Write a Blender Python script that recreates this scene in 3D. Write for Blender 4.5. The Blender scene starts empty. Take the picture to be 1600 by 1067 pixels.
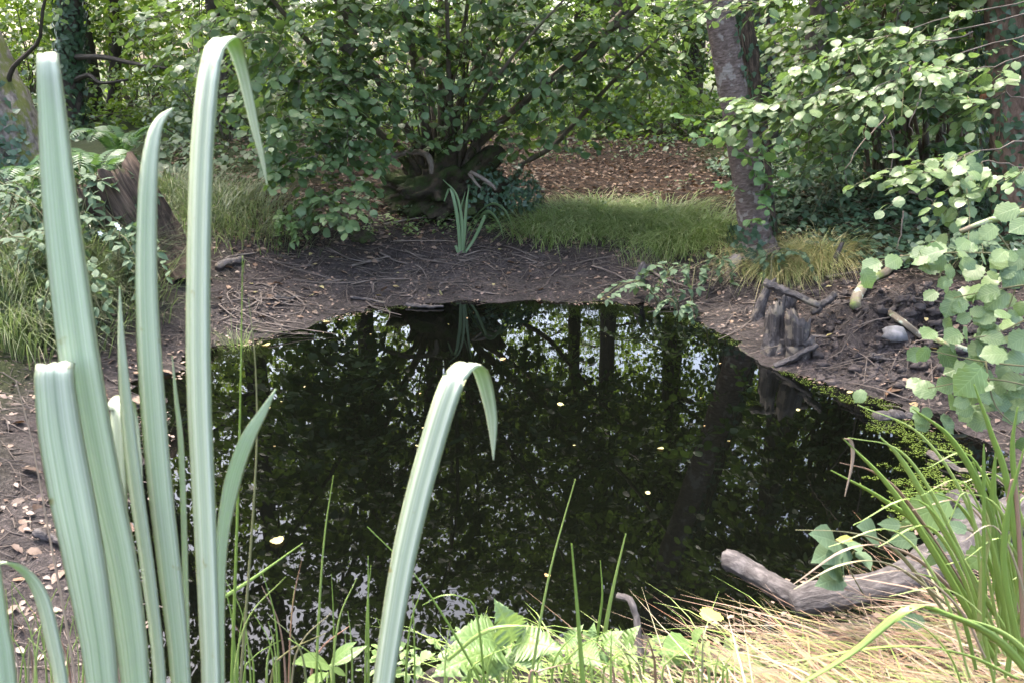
import bpy, math, random
import numpy as np
from mathutils import Vector, Matrix, noise as mnoise

random.seed(11)
rng = np.random.RandomState(11)
sc = bpy.context.scene
COL = sc.collection

# ------------------------------------------------------------------ camera, sky, sun, exposure
CH, PITCH, FPX = 1.40, math.radians(18.0), 1256.0
cam_d = bpy.data.cameras.new('camera'); cam = bpy.data.objects.new('camera', cam_d); COL.objects.link(cam)
cam.location = (0, 0, CH); cam.rotation_euler = (math.pi / 2 - PITCH, 0, 0)
cam_d.sensor_width = 36.0; cam_d.lens = 36.0 * FPX / 1600.0
cam_d.clip_start = 0.05; cam_d.clip_end = 2000
cam_d.dof.use_dof = True; cam_d.dof.focus_distance = 5.2; cam_d.dof.aperture_fstop = 11.0
sc.camera = cam
SUN_EL, SUN_AZ = math.radians(68), math.radians(-46)      # azimuth from +Y towards +X
w = bpy.data.worlds.new('World'); sc.world = w; w.use_nodes = True
nt = w.node_tree; bg = nt.nodes['Background']
sky = nt.nodes.new('ShaderNodeTexSky'); sky.sky_type = 'NISHITA'; sky.sun_disc = False
sky.sun_elevation = SUN_EL; sky.sun_rotation = SUN_AZ
sky.air_density = 1.0; sky.dust_density = 7.0; sky.ozone_density = 1.0
nt.links.new(sky.outputs[0], bg.inputs[0]); bg.inputs[1].default_value = 0.15
sl = bpy.data.lights.new('sun', 'SUN'); sl.energy = 1.3; sl.angle = math.radians(12); sl.color = (1, 0.96, 0.9)
so = bpy.data.objects.new('sun', sl); COL.objects.link(so)
sd = Vector((math.sin(SUN_AZ) * math.cos(SUN_EL), math.cos(SUN_AZ) * math.cos(SUN_EL), math.sin(SUN_EL)))
so.rotation_euler = sd.to_track_quat('Z', 'Y').to_euler(); so.location = sd * 40
vs = sc.view_settings
vs.view_transform = 'Standard'; vs.look = 'None'; vs.gamma = 1.0; vs.use_curve_mapping = False
vs.exposure = 3.4
cy = sc.cycles
cy.use_denoising = True
cy.max_bounces = 8; cy.diffuse_bounces = 4; cy.glossy_bounces = 3; cy.transmission_bounces = 5; cy.transparent_max_bounces = 4
cy.sample_clamp_indirect = 8.0
cy.caustics_reflective = False; cy.caustics_refractive = False

# ------------------------------------------------------------------ projection helpers
FW = np.array([0, math.cos(PITCH), -math.sin(PITCH)]); UPV = np.array([0, math.sin(PITCH), math.cos(PITCH)]); RT = np.array([1.0, 0, 0])
CAM = np.array([0, 0, CH])
def ray(px, py):
    return FW + RT * (px - 800) / FPX + UPV * (533.5 - py) / FPX
def at(px, py, Y):                       # point of the pixel ray at ground distance Y
    d = ray(px, py); return CAM + d * (Y / d[1])
def on(px, py, z=0.0):                   # point of the pixel ray at height z
    d = ray(px, py); return CAM + d * ((z - CH) / d[2])
def depth(p): return float(np.dot(np.asarray(p) - CAM, FW))
def pxm(n, p): return n * depth(p) / FPX  # size in metres of n pixels at p
def proj(P):
    q = np.asarray(P) - CAM; dd = q @ FW
    dd = np.where(dd < 0.05, 0.05, dd)
    return 800 + FPX * (q @ RT) / dd, 533.5 - FPX * (q @ UPV) / dd, dd
def nrm(v):
    v = np.asarray(v, float); return v / np.maximum(np.linalg.norm(v, axis=-1, keepdims=True), 1e-9)

# ------------------------------------------------------------------ mesh helpers
def np_mesh(name, V, F, UV=None, mat=None, smooth=True):
    me = bpy.data.meshes.new(name)
    V = np.asarray(V, np.float32); F = np.asarray(F, np.int32); n, k = F.shape
    me.vertices.add(len(V)); me.vertices.foreach_set('co', V.ravel())
    me.loops.add(n * k); me.loops.foreach_set('vertex_index', F.ravel())
    me.polygons.add(n); me.polygons.foreach_set('loop_start', np.arange(0, n * k, k, dtype=np.int32))
    if smooth: me.polygons.foreach_set('use_smooth', np.ones(n, bool))
    if UV is not None:
        ul = me.uv_layers.new(name='UVMap'); ul.data.foreach_set('uv', np.asarray(UV, np.float32)[F.ravel()].ravel())
    me.update(calc_edges=True)
    if mat: me.materials.append(mat)
    return me
class Acc:
    def __init__(s): s.V, s.F, s.U, s.n = [], [], [], 0
    def add(s, g):
        V, F, U = g; s.V.append(V); s.F.append(F + s.n); s.U.append(U); s.n += len(V); return s
    def geo(s): return np.concatenate(s.V), np.concatenate(s.F), np.concatenate(s.U)
def catmull(P, n):
    P = np.asarray(P, float); m = len(P)
    if m == 2:
        t = np.linspace(0, 1, n)[:, None]; return P[0] * (1 - t) + P[1] * t
    Q = np.vstack([2 * P[0] - P[1], P, 2 * P[-1] - P[-2]])
    out = []
    for s in np.linspace(0, m - 1, n):
        i = min(int(s), m - 2); t = s - i
        a, b, c, d = Q[i], Q[i + 1], Q[i + 2], Q[i + 3]
        out.append(0.5 * ((2 * b) + (-a + c) * t + (2 * a - 5 * b + 4 * c - d) * t * t + (-a + 3 * b - 3 * c + d) * t ** 3))
    return np.array(out)
def tube(P, r, sides=8, rough=0.0, seed=0, lump=0.0):
    P = np.asarray(P, float); n = len(P); r = np.broadcast_to(np.asarray(r, float), (n,)).copy()
    T = nrm(np.gradient(P, axis=0)); a = np.array([0, 0, 1.0]) if abs(T[0][2]) < 0.9 else np.array([1.0, 0, 0])
    N = nrm(np.cross(T[0], a)); Ns = []
    for i in range(n):
        N = nrm(N - T[i] * np.dot(N, T[i])); Ns.append(N)
    Ns = np.array(Ns); B = np.cross(T, Ns)
    ang = np.linspace(0, 2 * np.pi, sides + 1)
    rr = np.random.RandomState(seed + 5)
    k = 1 + rough * rr.randn(n, sides + 1) + lump * np.sin(ang[None] * 3 + np.linspace(0, 6, n)[:, None]) * 0.5
    k[:, -1] = k[:, 0]
    ring = P[:, None] + (Ns[:, None] * np.cos(ang)[None, :, None] + B[:, None] * np.sin(ang)[None, :, None]) * (r[:, None] * k)[..., None]
    L = np.concatenate([[0], np.cumsum(np.linalg.norm(np.diff(P, axis=0), axis=1))])
    m = sides + 1
    V = ring.reshape(-1, 3)
    U = np.stack([np.tile(np.linspace(0, 1, m), n) * (2 * np.pi * r.mean()), np.repeat(L, m)], 1)
    i, j = np.meshgrid(np.arange(n - 1), np.arange(sides), indexing='ij')
    q = (i * m + j).ravel(); F = np.concatenate([np.stack([q, q + 1, q + m + 1], 1), np.stack([q, q + m + 1, q + m], 1)])
    V = np.vstack([V, P[0] - T[0] * r[0] * .15, P[-1] + T[-1] * r[-1] * .25]); U = np.vstack([U, U[0], U[n * m - 1]])
    c0, c1 = n * m, n * m + 1; jj = np.arange(sides)
    F = np.concatenate([F, np.stack([np.full(sides, c0), jj + 1, jj], 1), np.stack([np.full(sides, c1), (n - 1) * m + jj, (n - 1) * m + jj + 1], 1)])
    return V, F, U
def twigs(A, Bp, r):                     # many thin three-sided rods at once, slightly bowed
    A = np.asarray(A); Bp = np.asarray(Bp); n = len(A); r = np.broadcast_to(r, (n,))
    D = nrm(Bp - A); X = nrm(np.cross(D, [0.3, 0.2, 1])); Y = np.cross(D, X)
    M = (A + Bp) / 2 + (X * rng.randn(n, 1) + Y * rng.randn(n, 1)) * (np.linalg.norm(Bp - A, axis=1) * .06)[:, None]
    V = []
    for C, s in ((A, 1), (M, .8), (Bp, .4)):
        for a in (0, 2.09, 4.19): V.append(C + (X * math.cos(a) + Y * math.sin(a)) * (r * s)[:, None])
    V = np.stack(V, 1).reshape(-1, 3)
    f = []
    for lv in (0, 3):
        for a in range(3):
            b = (a + 1) % 3; f += [[lv + a, lv + b, lv + 3 + b], [lv + a, lv + 3 + b, lv + 3 + a]]
    F = (np.array(f)[None] + (np.arange(n) * 9)[:, None, None]).reshape(-1, 3)
    return V, F, np.tile(np.array([[0, 0]] * 3 + [[0, .1]] * 3 + [[0, .2]] * 3, float), (n, 1))
PLEAT = {-1: -.2, -.5: .75, -.03: -.25, .03: .25, .5: -.6, 1: .3}
def ribbon(P, W, S, thick=0.0015, fold=0.12):     # blade of a leaf: closed thin section, S = direction of its width
    P = np.asarray(P, float); n = len(P); T = nrm(np.gradient(P, axis=0))
    S = np.broadcast_to(np.asarray(S, float), (n, 3)); S = nrm(S - T * np.sum(S * T, 1, keepdims=True)); N = np.cross(T, S)
    us = [-1, -.5, -.03, .03, .5, 1]; V, U = [], []
    for u in us: V.append(P + S * (u * W[:, None] / 2) + N * ((fold * PLEAT[u] * W / 2)[:, None] + (.9 - abs(u)) * thick * .5)); U.append(np.full(n, (u + 1) / 2))
    for u in (.5, .03, -.03, -.5): V.append(P + S * (u * W[:, None] / 2) + N * ((fold * PLEAT[u] * W / 2)[:, None] - (1.1 - abs(u)) * thick)); U.append(np.full(n, (u + 1) / 2))
    m = 10; V = np.stack(V, 1).reshape(-1, 3); L = np.concatenate([[0], np.cumsum(np.linalg.norm(np.diff(P, axis=0), axis=1))])
    U = np.stack([np.stack(U, 1).ravel(), np.repeat(L, m)], 1)
    i, j = np.meshgrid(np.arange(n - 1), np.arange(m), indexing='ij'); a = (i * m + j).ravel(); b = (i * m + (j + 1) % m).ravel()
    return V, np.concatenate([np.stack([a, b, b + m], 1), np.stack([a, b + m, a + m], 1)]), U
def grass(B, L, H, k, d, wid, seg=5):    # blades as curved strips: base, length, heading, lean, droop, width
    B = np.asarray(B, float); n = len(B); t = np.linspace(0, 1, seg)
    Hh = nrm(np.asarray(H)); L = np.broadcast_to(L, (n,)); k = np.broadcast_to(k, (n,)); d = np.broadcast_to(d, (n,)); wid = np.broadcast_to(wid, (n,))
    c = B[:, None] + (Hh[:, None] * (k[:, None] * (0.35 * t + 0.65 * t ** 2))[..., None] + np.array([0, 0, 1.0]) * (t[None] - d[:, None] * t[None] ** 2.2)[..., None]) * L[:, None, None]
    X = nrm(np.cross(Hh, [0, 0, 1])); a = rng.uniform(-.9, .9, n)[:, None]; X = X * np.cos(a) + Hh * np.sin(a)
    ww = wid[:, None] * (1 - t[None] ** 1.6 * .93) * .5
    V = np.stack([c - X[:, None] * ww[..., None], c + X[:, None] * ww[..., None]], 2).reshape(-1, 3)
    U = np.tile(np.stack([np.tile([0, 1.0], seg), np.repeat(t, 2)], 1), (n, 1))
    f = []
    for i in range(seg - 1): f += [[2 * i, 2 * i + 1, 2 * i + 3], [2 * i, 2 * i + 3, 2 * i + 2]]
    F = (np.array(f)[None] + (np.arange(n) * 2 * seg)[:, None, None]).reshape(-1, 3)
    return V, F, U
# leaf templates: width x, length y from the stalk, z up
def leaf_t(ts, ws, n, fold=.18, droop=.22, serr=0.0, stalk=.12, wave=0.0, seed=0):
    rr = np.random.RandomState(seed); t = np.linspace(0, 1, n + 1); wv = np.interp(t, ts, ws)
    if serr: wv = wv * (1 + serr * np.where(np.arange(n + 1) % 2, 1, -1)) ; wv[0] = 0; wv[-1] = 0
    zm = -droop * t ** 2 + wave * .3 * np.sin(t * 7 + seed); V = [[0, y, z] for y, z in zip(t, zm)]; U = [[.5, y] for y in t]
    for s in (-1, 1):
        for i in range(1, n):
            V.append([s * wv[i], t[i] - .06 * (1 if serr and i % 2 else 0), zm[i] + fold * wv[i] * (.6 + .4 * s * math.sin(seed)) + wave * rr.randn()]); U.append([.5 + s * wv[i], t[i]])
    F = []; e = n + 1
    for s, o in ((-1, e), (1, e + n - 1)):
        def E(i): return o + i - 1
        tr = [[0, 1, E(1)]]
        for i in range(1, n - 1): tr += [[i, i + 1, E(i + 1)], [i, E(i + 1), E(i)]]
        tr += [[n - 1, n, E(n - 1)]]
        F += [x if s < 0 else x[::-1] for x in tr]
    V = np.array(V, float); U = np.array(U, float)
    if stalk:
        o = len(V); V = np.vstack([V, [[-.012, 0, 0], [.012, 0, 0], [0, -stalk, .02]]]); U = np.vstack([U, [[.5, 0]] * 3]); F.append([o, o + 2, o + 1]); V[:, 1] += stalk
    return V, np.array(F), U
HAZ = ([0, .06, .25, .5, .7, .85, .94, 1], [0, .2, .37, .45, .42, .27, .1, 0])
OVA = ([0, .1, .3, .55, .8, 1], [0, .18, .29, .27, .14, 0])
LAN = ([0, .15, .4, .7, 1], [0, .1, .16, .12, 0])
IVY = ([0, .08, .25, .4, .6, 1], [0, .34, .42, .3, .22, 0])
NET = ([0, .08, .25, .5, .8, 1], [0, .24, .34, .28, .12, 0])
def cloud(T, P, M):
    V, F, U = T; n = len(P); k = len(V)
    VV = (P[:, None] + np.einsum('nij,kj->nki', M, V)).reshape(-1, 3)
    FF = (F[None] + (np.arange(n) * k)[:, None, None]).reshape(-1, 3)
    return VV, FF, np.tile(U, (n, 1))
def frames(D, N, S):
    y = nrm(D); x = nrm(np.cross(y, N)); z = np.cross(x, y)
    return np.stack([x, y, z], 2) * np.broadcast_to(S, (len(y),))[:, None, None]
def spray(O, D, L, M, size, droop=.25, flat=.35, jit=.35, r=None):
    """N twigs from O along D with M alternate leaves each: leaf points, frames, twig ends"""
    r = r or rng; N = len(O); D = nrm(D); L = np.broadcast_to(L, (N,))
    t = np.linspace(.12, 1, M)[None] + r.uniform(-.04, .04, (N, M)); t = np.clip(t, .02, 1)
    P = O[:, None] + D[:, None] * (L[:, None] * t)[..., None]; P[..., 2] -= droop * L[:, None] * t ** 2
    side = np.where((np.arange(M)[None] + r.randint(0, 2, (N, 1))) % 2, 1., -1.)
    side[:, -1] *= .15
    S = nrm(np.cross(D, [0, 0, 1.0])); Y = D[:, None] * .65 + S[:, None] * side[..., None] * .85
    Y = Y + r.randn(N, M, 3) * jit * .6; Y[..., 2] -= .25 + droop * .6
    Nn = np.array([0, 0, 1.0]) + r.randn(N, M, 3) * jit + D[:, None] * flat * .3
    sz = size * r.uniform(.45, 1.2, (N, M)) * (1 - .25 * (t > .93))
    Mx = frames(Y.reshape(-1, 3), Nn.reshape(-1, 3), sz.ravel())
    E = O + D * L[:, None]; E[:, 2] -= droop * L
    return P.reshape(-1, 3), Mx, E

# ------------------------------------------------------------------ scene-graph helpers
def mark(o, label=None, cat=None, group=None, kind=None):
    for k, v in (('label', label), ('category', cat), ('group', group), ('kind', kind)):
        if v: o[k] = v
    return o
def thing(name, label, cat, loc=(0, 0, 0), group=None):
    o = bpy.data.objects.new(name, None); o.empty_display_size = .1; COL.objects.link(o); o.location = [float(x) for x in loc]
    return mark(o, label, cat, group)
def child(name, me, root, mat=None, kind=None, label=None):       # mesh data in world coordinates (or the proto's own)
    o = bpy.data.objects.new(name, me); COL.objects.link(o); o.parent = root
    o.location = -Vector(root.location) if root.parent is None else (0, 0, 0)
    if mat and not me.materials: me.materials.append(mat)
    return mark(o, label, None, None, kind)
def sub(name, me, part, mat=None, kind=None):
    o = bpy.data.objects.new(name, me); COL.objects.link(o); o.parent = part
    if mat and not me.materials: me.materials.append(mat)
    return mark(o, None, None, None, kind)
def solo(name, geo, mat, label, cat, base=None, group=None, kind=None, smooth=True):
    V, F, U = geo; V = np.asarray(V, float)
    b = np.array(base if base is not None else [V[:, 0].mean(), V[:, 1].mean(), V[:, 2].min()], float)
    o = bpy.data.objects.new(name, np_mesh(name, V - b, F, U, mat, smooth)); COL.objects.link(o); o.location = b
    return mark(o, label, cat, group, kind)
def copy_tree(o, parent=None):
    c = o.copy(); COL.objects.link(c); c.parent = parent
    for ch in list(o.children):
        copy_tree(ch, c)
    return c
LEAFMESH = {}
def leaf_objs(root, T_id, P, M, mat, name='leaf', limit=300, rest='foliage', low=None, part=None):
    """the leaves that show largest become objects, the rest one part of kind stuff"""
    x, y, d = proj(P); inv = (x > -30) & (x < 1630) & (y > -30) & (y < 1097)
    s = np.linalg.norm(M[:, :, 1], axis=1) / d * np.where(inv, 1, 1e-3)
    od = np.argsort(-s); pick = od[:limit]; rem = od[limit:]
    tm = TPL[T_id] if isinstance(TPL[T_id], list) else [TPL[T_id]]
    off = Vector(root.location)
    for q, i in enumerate(pick):
        v = q % len(tm); key = (T_id, v, mat.name)
        if key not in LEAFMESH: LEAFMESH[key] = np_mesh('leaf', *tm[v], mat)
        o = bpy.data.objects.new(name, LEAFMESH[key]); COL.objects.link(o); o.parent = root
        mm = Matrix([[*M[i][0], P[i][0] - off.x], [*M[i][1], P[i][1] - off.y], [*M[i][2], P[i][2] - off.z], [0, 0, 0, 1]])
        o.matrix_basis = mm
    if len(rem):
        g = cloud(TPL[low] if low else tm[0], P[rem], M[rem])
        child(rest, np_mesh(rest, *g, mat), root, kind='stuff')

TPL = {
    'hazel': [leaf_t(*HAZ, 10, serr=.07, droop=dr, fold=fo, wave=.012, seed=s) for s, (dr, fo) in enumerate([(.2, .2), (.35, .1), (.1, .3), (.28, -.1)])],
    'hazel_mid': leaf_t(*HAZ, 5, stalk=.1),
    'hazel_low': leaf_t([0, .12, .45, .8, 1], [0, .25, .44, .28, 0], 3, stalk=0),
    'far': leaf_t([0, .5, 1], [0, .46, 0], 2, stalk=0),
    'oval': [leaf_t(*OVA, 8, serr=.06, droop=.2, seed=s, wave=.01) for s in range(3)],
    'oval_mid': leaf_t(*OVA, 4, stalk=.05), 'oval_low': leaf_t([0, .3, .6, 1], [0, .3, .26, 0], 3, stalk=0),
    'pinna': leaf_t([0, .2, .6, 1], [0, .12, .1, 0], 3, stalk=0),
    'lance': [leaf_t(*LAN, 8, droop=.25, stalk=.02, seed=s) for s in range(3)],
    'nettle': [leaf_t(*NET, 22, serr=.17, droop=.3, stalk=.1, wave=.012, seed=s) for s in range(3)],
    'ivy': leaf_t(*IVY, 5, stalk=.08, droop=.1), 'ivy_n': [leaf_t(*IVY, 6, stalk=.1, droop=.12, seed=s) for s in range(2)],
}

# ------------------------------------------------------------------ materials
def newmat(name):
    m = bpy.data.materials.new(name); m.use_nodes = True; n = m.node_tree.nodes; p = n['Principled BSDF']; return m, n, m.node_tree.links, p
def ramp(n, stops):
    r = n.new('ShaderNodeValToRGB'); e = r.color_ramp.elements
    while len(e) < len(stops): e.new(.5)
    for x, (pos, c) in zip(e, stops): x.position = pos; x.color = (*c, 1)
    return r
def leaf_mat(name, cols, trans, tcol, rough=.42, spec=.5, vein=.25, speck=0.0):
    m, n, l, p = newmat(name)
    g = n.new('ShaderNodeNewGeometry'); oi = n.new('ShaderNodeObjectInfo'); ad = n.new('ShaderNodeMath'); ad.operation = 'ADD'
    l.new(g.outputs['Random Per Island'], ad.inputs[0]); l.new(oi.outputs['Random'], ad.inputs[1])
    fr = n.new('ShaderNodeMath'); fr.operation = 'FRACT'; l.new(ad.outputs[0], fr.inputs[0])
    k = len(cols); r = ramp(n, [(i / max(1, k - 1), c) for i, c in enumerate(cols)]); l.new(fr.outputs[0], r.inputs[0])
    col = r.outputs[0]
    if vein:
        uv = n.new('ShaderNodeUVMap'); sx = n.new('ShaderNodeSeparateXYZ'); l.new(uv.outputs[0], sx.inputs[0])
        a = n.new('ShaderNodeMath'); a.operation = 'SUBTRACT'; l.new(sx.outputs[0], a.inputs[0]); a.inputs[1].default_value = .5
        ab = n.new('ShaderNodeMath'); ab.operation = 'ABSOLUTE'; l.new(a.outputs[0], ab.inputs[0])
        # side veins: stripes along (v - |u|*0.8)
        mu = n.new('ShaderNodeMath'); mu.operation = 'MULTIPLY_ADD'; l.new(ab.outputs[0], mu.inputs[0]); mu.inputs[1].default_value = -.9; l.new(sx.outputs[1], mu.inputs[2])
        sc_ = n.new('ShaderNodeMath'); sc_.operation = 'MULTIPLY'; l.new(mu.outputs[0], sc_.inputs[0]); sc_.inputs[1].default_value = 46
        si = n.new('ShaderNodeMath'); si.operation = 'SINE'; l.new(sc_.outputs[0], si.inputs[0])
        mr = n.new('ShaderNodeMapRange'); mr.inputs[1].default_value = .75; mr.inputs[2].default_value = 1; mr.inputs[3].default_value = 0; mr.inputs[4].default_value = 1; l.new(si.outputs[0], mr.inputs[0])
        mid = n.new('ShaderNodeMapRange'); mid.inputs[1].default_value = 0; mid.inputs[2].default_value = .025; mid.inputs[3].default_value = 1; mid.inputs[4].default_value = 0; l.new(ab.outputs[0], mid.inputs[0])
        mx = n.new('ShaderNodeMath'); mx.operation = 'MAXIMUM'; l.new(mr.outputs[0], mx.inputs[0]); l.new(mid.outputs[0], mx.inputs[1])
        mv = n.new('ShaderNodeMath'); mv.operation = 'MULTIPLY'; l.new(mx.outputs[0], mv.inputs[0]); mv.inputs[1].default_value = vein
        mc = n.new('ShaderNodeMix'); mc.data_type = 'RGBA'; l.new(mv.outputs[0], mc.inputs[0]); l.new(col, mc.inputs[6]); mc.inputs[7].default_value = (*[min(1, c * 1.7 + .02) for c in cols[-1]], 1)
        col = mc.outputs[2]
        bp = n.new('ShaderNodeBump'); bp.inputs['Strength'].default_value = .35; bp.inputs['Distance'].default_value = .002; l.new(mx.outputs[0], bp.inputs['Height']); bp.invert = True
        l.new(bp.outputs[0], p.inputs['Normal'])
    if speck:
        te = n.new('ShaderNodeTexNoise'); te.inputs['Scale'].default_value = 60; tc = n.new('ShaderNodeTexCoord'); l.new(tc.outputs['Object'], te.inputs[0])
        rr_ = ramp(n, [(.55, (0, 0, 0)), (.72, (1, 1, 1))]); l.new(te.outputs[0], rr_.inputs[0]); mm = n.new('ShaderNodeMath'); mm.operation = 'MULTIPLY'; mm.inputs[1].default_value = speck; l.new(rr_.outputs[0], mm.inputs[0])
        mc = n.new('ShaderNodeMix'); mc.data_type = 'RGBA'; l.new(mm.outputs[0], mc.inputs[0]); l.new(col, mc.inputs[6]); mc.inputs[7].default_value = (.12, .07, .03, 1); col = mc.outputs[2]
    l.new(col, p.inputs['Base Color']); p.inputs['Roughness'].default_value = rough; p.inputs['Specular IOR Level'].default_value = spec
    if trans:
        t = n.new('ShaderNodeBsdfTranslucent'); mt = n.new('ShaderNodeMix'); mt.data_type = 'RGBA'; mt.inputs[0].default_value = .5
        l.new(col, mt.inputs[6]); mt.inputs[7].default_value = (*tcol, 1); l.new(mt.outputs[2], t.inputs[0])
        ms = n.new('ShaderNodeMixShader'); ms.inputs[0].default_value = trans; l.new(p.outputs[0], ms.inputs[1]); l.new(t.outputs[0], ms.inputs[2])
        l.new(ms.outputs[0], n['Material Output'].inputs[0])
    return m
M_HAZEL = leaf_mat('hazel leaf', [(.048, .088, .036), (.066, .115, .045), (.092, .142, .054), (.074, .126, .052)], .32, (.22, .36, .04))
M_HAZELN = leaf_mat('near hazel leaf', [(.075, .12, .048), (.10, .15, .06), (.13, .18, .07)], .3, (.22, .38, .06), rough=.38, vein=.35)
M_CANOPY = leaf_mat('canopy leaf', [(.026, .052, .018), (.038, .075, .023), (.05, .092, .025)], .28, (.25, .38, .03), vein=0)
M_BRIGHT = leaf_mat('sun-tinted leaf', [(.06, .12, .025), (.085, .16, .03), (.12, .19, .03)], .45, (.34, .48, .04), vein=0)  # sunlit look of the background leaves put into a brighter colour
M_GREY = leaf_mat('grey green leaf', [(.07, .11, .06), (.09, .14, .07)], .3, (.2, .3, .06), vein=0)
M_IVY = leaf_mat('ivy leaf', [(.022, .05, .026), (.04, .078, .042), (.055, .10, .05)], .12, (.1, .2, .03), rough=.35, vein=.2)
M_BRAM = leaf_mat('bramble leaf', [(.055, .09, .05), (.075, .115, .065), (.095, .14, .075)], .25, (.2, .32, .06), rough=.6, spec=.3)
M_NETTLE = leaf_mat('nettle leaf', [(.10, .16, .05), (.14, .205, .07)], .3, (.35, .5, .1), vein=.3)
M_YELLOW = leaf_mat('yellowing leaf', [(.38, .36, .10), (.30, .34, .09)], .3, (.5, .45, .1), vein=.3, speck=.6)
M_FERN = leaf_mat('fern', [(.05, .11, .05), (.075, .15, .055)], .35, (.2, .36, .05), vein=0)
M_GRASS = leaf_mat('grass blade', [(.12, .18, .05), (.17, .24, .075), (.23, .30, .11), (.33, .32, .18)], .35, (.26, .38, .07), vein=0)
M_GRASSD = leaf_mat('shade-tinted grass blade', [(.055, .085, .035), (.085, .12, .05), (.13, .155, .075), (.17, .16, .10)], .3, (.2, .3, .07), vein=0)  # darker, greyer grass copy: shade on the left put into its colour
M_OCHRE = leaf_mat('ochre sedge', [(.17, .23, .07), (.31, .31, .12), (.50, .41, .22), (.22, .27, .09), (.44, .32, .17)], .3, (.3, .32, .08), vein=0)
M_SEDGE = leaf_mat('near sedge', [(.16, .24, .055), (.22, .31, .08), (.29, .36, .13)], .35, (.3, .45, .06), vein=0)
M_STRAW = leaf_mat('straw', [(.18, .115, .075), (.10, .06, .036), (.25, .165, .12), (.30, .235, .18), (.12, .14, .05), (.25, .125, .08), (.23, .18, .135), (.14, .18, .06)], .15, (.42, .32, .22), vein=0, rough=.5)
M_LITTER = leaf_mat('brown leaf', [(.045, .027, .019), (.09, .05, .03), (.16, .09, .052), (.20, .135, .095), (.075, .048, .035)], .1, (.2, .1, .03), vein=.15, rough=.6)
M_SCRAP = leaf_mat('rotting leaf scrap', [(.06, .042, .034), (.11, .072, .055), (.19, .13, .10), (.04, .03, .027), (.17, .12, .085)], .05, (.2, .1, .03), vein=0, rough=.55)
M_PALELF = leaf_mat('pale fallen leaf', [(.30, .25, .09), (.36, .33, .15), (.28, .18, .08)], .15, (.4, .3, .1), vein=.2, rough=.5)
M_DUCK = leaf_mat('duckweed', [(.05, .085, .012), (.08, .12, .016), (.11, .14, .028)], .2, (.3, .4, .05), vein=0, rough=.4)

def iris_mat(name='iris blade', k=(1, 1, 1)):
    m, n, l, p = newmat(name)
    uv = n.new('ShaderNodeUVMap'); mp = n.new('ShaderNodeMapping'); mp.inputs['Scale'].default_value = (17, .3, 1); l.new(uv.outputs[0], mp.inputs[0])
    oi = n.new('ShaderNodeObjectInfo'); va = n.new('ShaderNodeVectorMath'); va.operation = 'ADD'; l.new(mp.outputs[0], va.inputs[0])
    cx = n.new('ShaderNodeCombineXYZ'); mm = n.new('ShaderNodeMath'); mm.operation = 'MULTIPLY'; mm.inputs[1].default_value = 40; l.new(oi.outputs['Random'], mm.inputs[0]); l.new(mm.outputs[0], cx.inputs[0]); l.new(cx.outputs[0], va.inputs[1])
    te = n.new('ShaderNodeTexNoise'); te.inputs['Scale'].default_value = 1.0; te.inputs['Detail'].default_value = 3; l.new(va.outputs[0], te.inputs[0])
    r = ramp(n, [(.3, (.23 * k[0], .275 * k[1], .195 * k[2])), (.5, (.36 * k[0], .395 * k[1], .30 * k[2])), (.72, (.53 * k[0], .545 * k[1], .44 * k[2]))]); l.new(te.outputs[0], r.inputs[0])
    sx = n.new('ShaderNodeSeparateXYZ'); l.new(uv.outputs[0], sx.inputs[0])
    er = ramp(n, [(.0, (1, 1, 1)), (.035, (0, 0, 0)), (.95, (0, 0, 0)), (1, (1, 1, 1))]); l.new(sx.outputs[0], er.inputs[0])
    mc = n.new('ShaderNodeMix'); mc.data_type = 'RGBA'; l.new(er.outputs[0], mc.inputs[0]); l.new(r.outputs[0], mc.inputs[6]); mc.inputs[7].default_value = (.42, .46, .24, 1)
    tcI = n.new('ShaderNodeTexCoord'); sk = n.new('ShaderNodeTexNoise'); sk.inputs['Scale'].default_value = 45; sk.inputs['Detail'].default_value = 4; l.new(tcI.outputs['Object'], sk.inputs[0]); skr = ramp(n, [(.68, (0, 0, 0)), (.74, (.75, .75, .75))]); l.new(sk.outputs[0], skr.inputs[0])
    m2 = n.new('ShaderNodeMix'); m2.data_type = 'RGBA'; l.new(skr.outputs[0], m2.inputs[0]); l.new(mc.outputs[2], m2.inputs[6]); m2.inputs[7].default_value = (.22, .16, .07, 1)
    l.new(m2.outputs[2], p.inputs['Base Color']); p.inputs['Roughness'].default_value = .42
    wv = n.new('ShaderNodeTexWave'); wv.inputs['Scale'].default_value = 5; wv.inputs['Distortion'].default_value = .3; l.new(uv.outputs[0], wv.inputs[0])
    bp = n.new('ShaderNodeBump'); bp.inputs['Strength'].default_value = .6; bp.inputs['Distance'].default_value = .002; l.new(te.outputs[0], bp.inputs['Height']); l.new(bp.outputs[0], p.inputs['Normal'])
    t = n.new('ShaderNodeBsdfTranslucent'); t.inputs[0].default_value = (.36, .66, .03, 1)
    ms = n.new('ShaderNodeMixShader'); ms.inputs[0].default_value = .2; l.new(p.outputs[0], ms.inputs[1]); l.new(t.outputs[0], ms.inputs[2]); l.new(ms.outputs[0], n['Material Output'].inputs[0])
    return m
M_IRIS = iris_mat(); M_IRISF = iris_mat('young iris blade', (.35, .48, .32))

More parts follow.
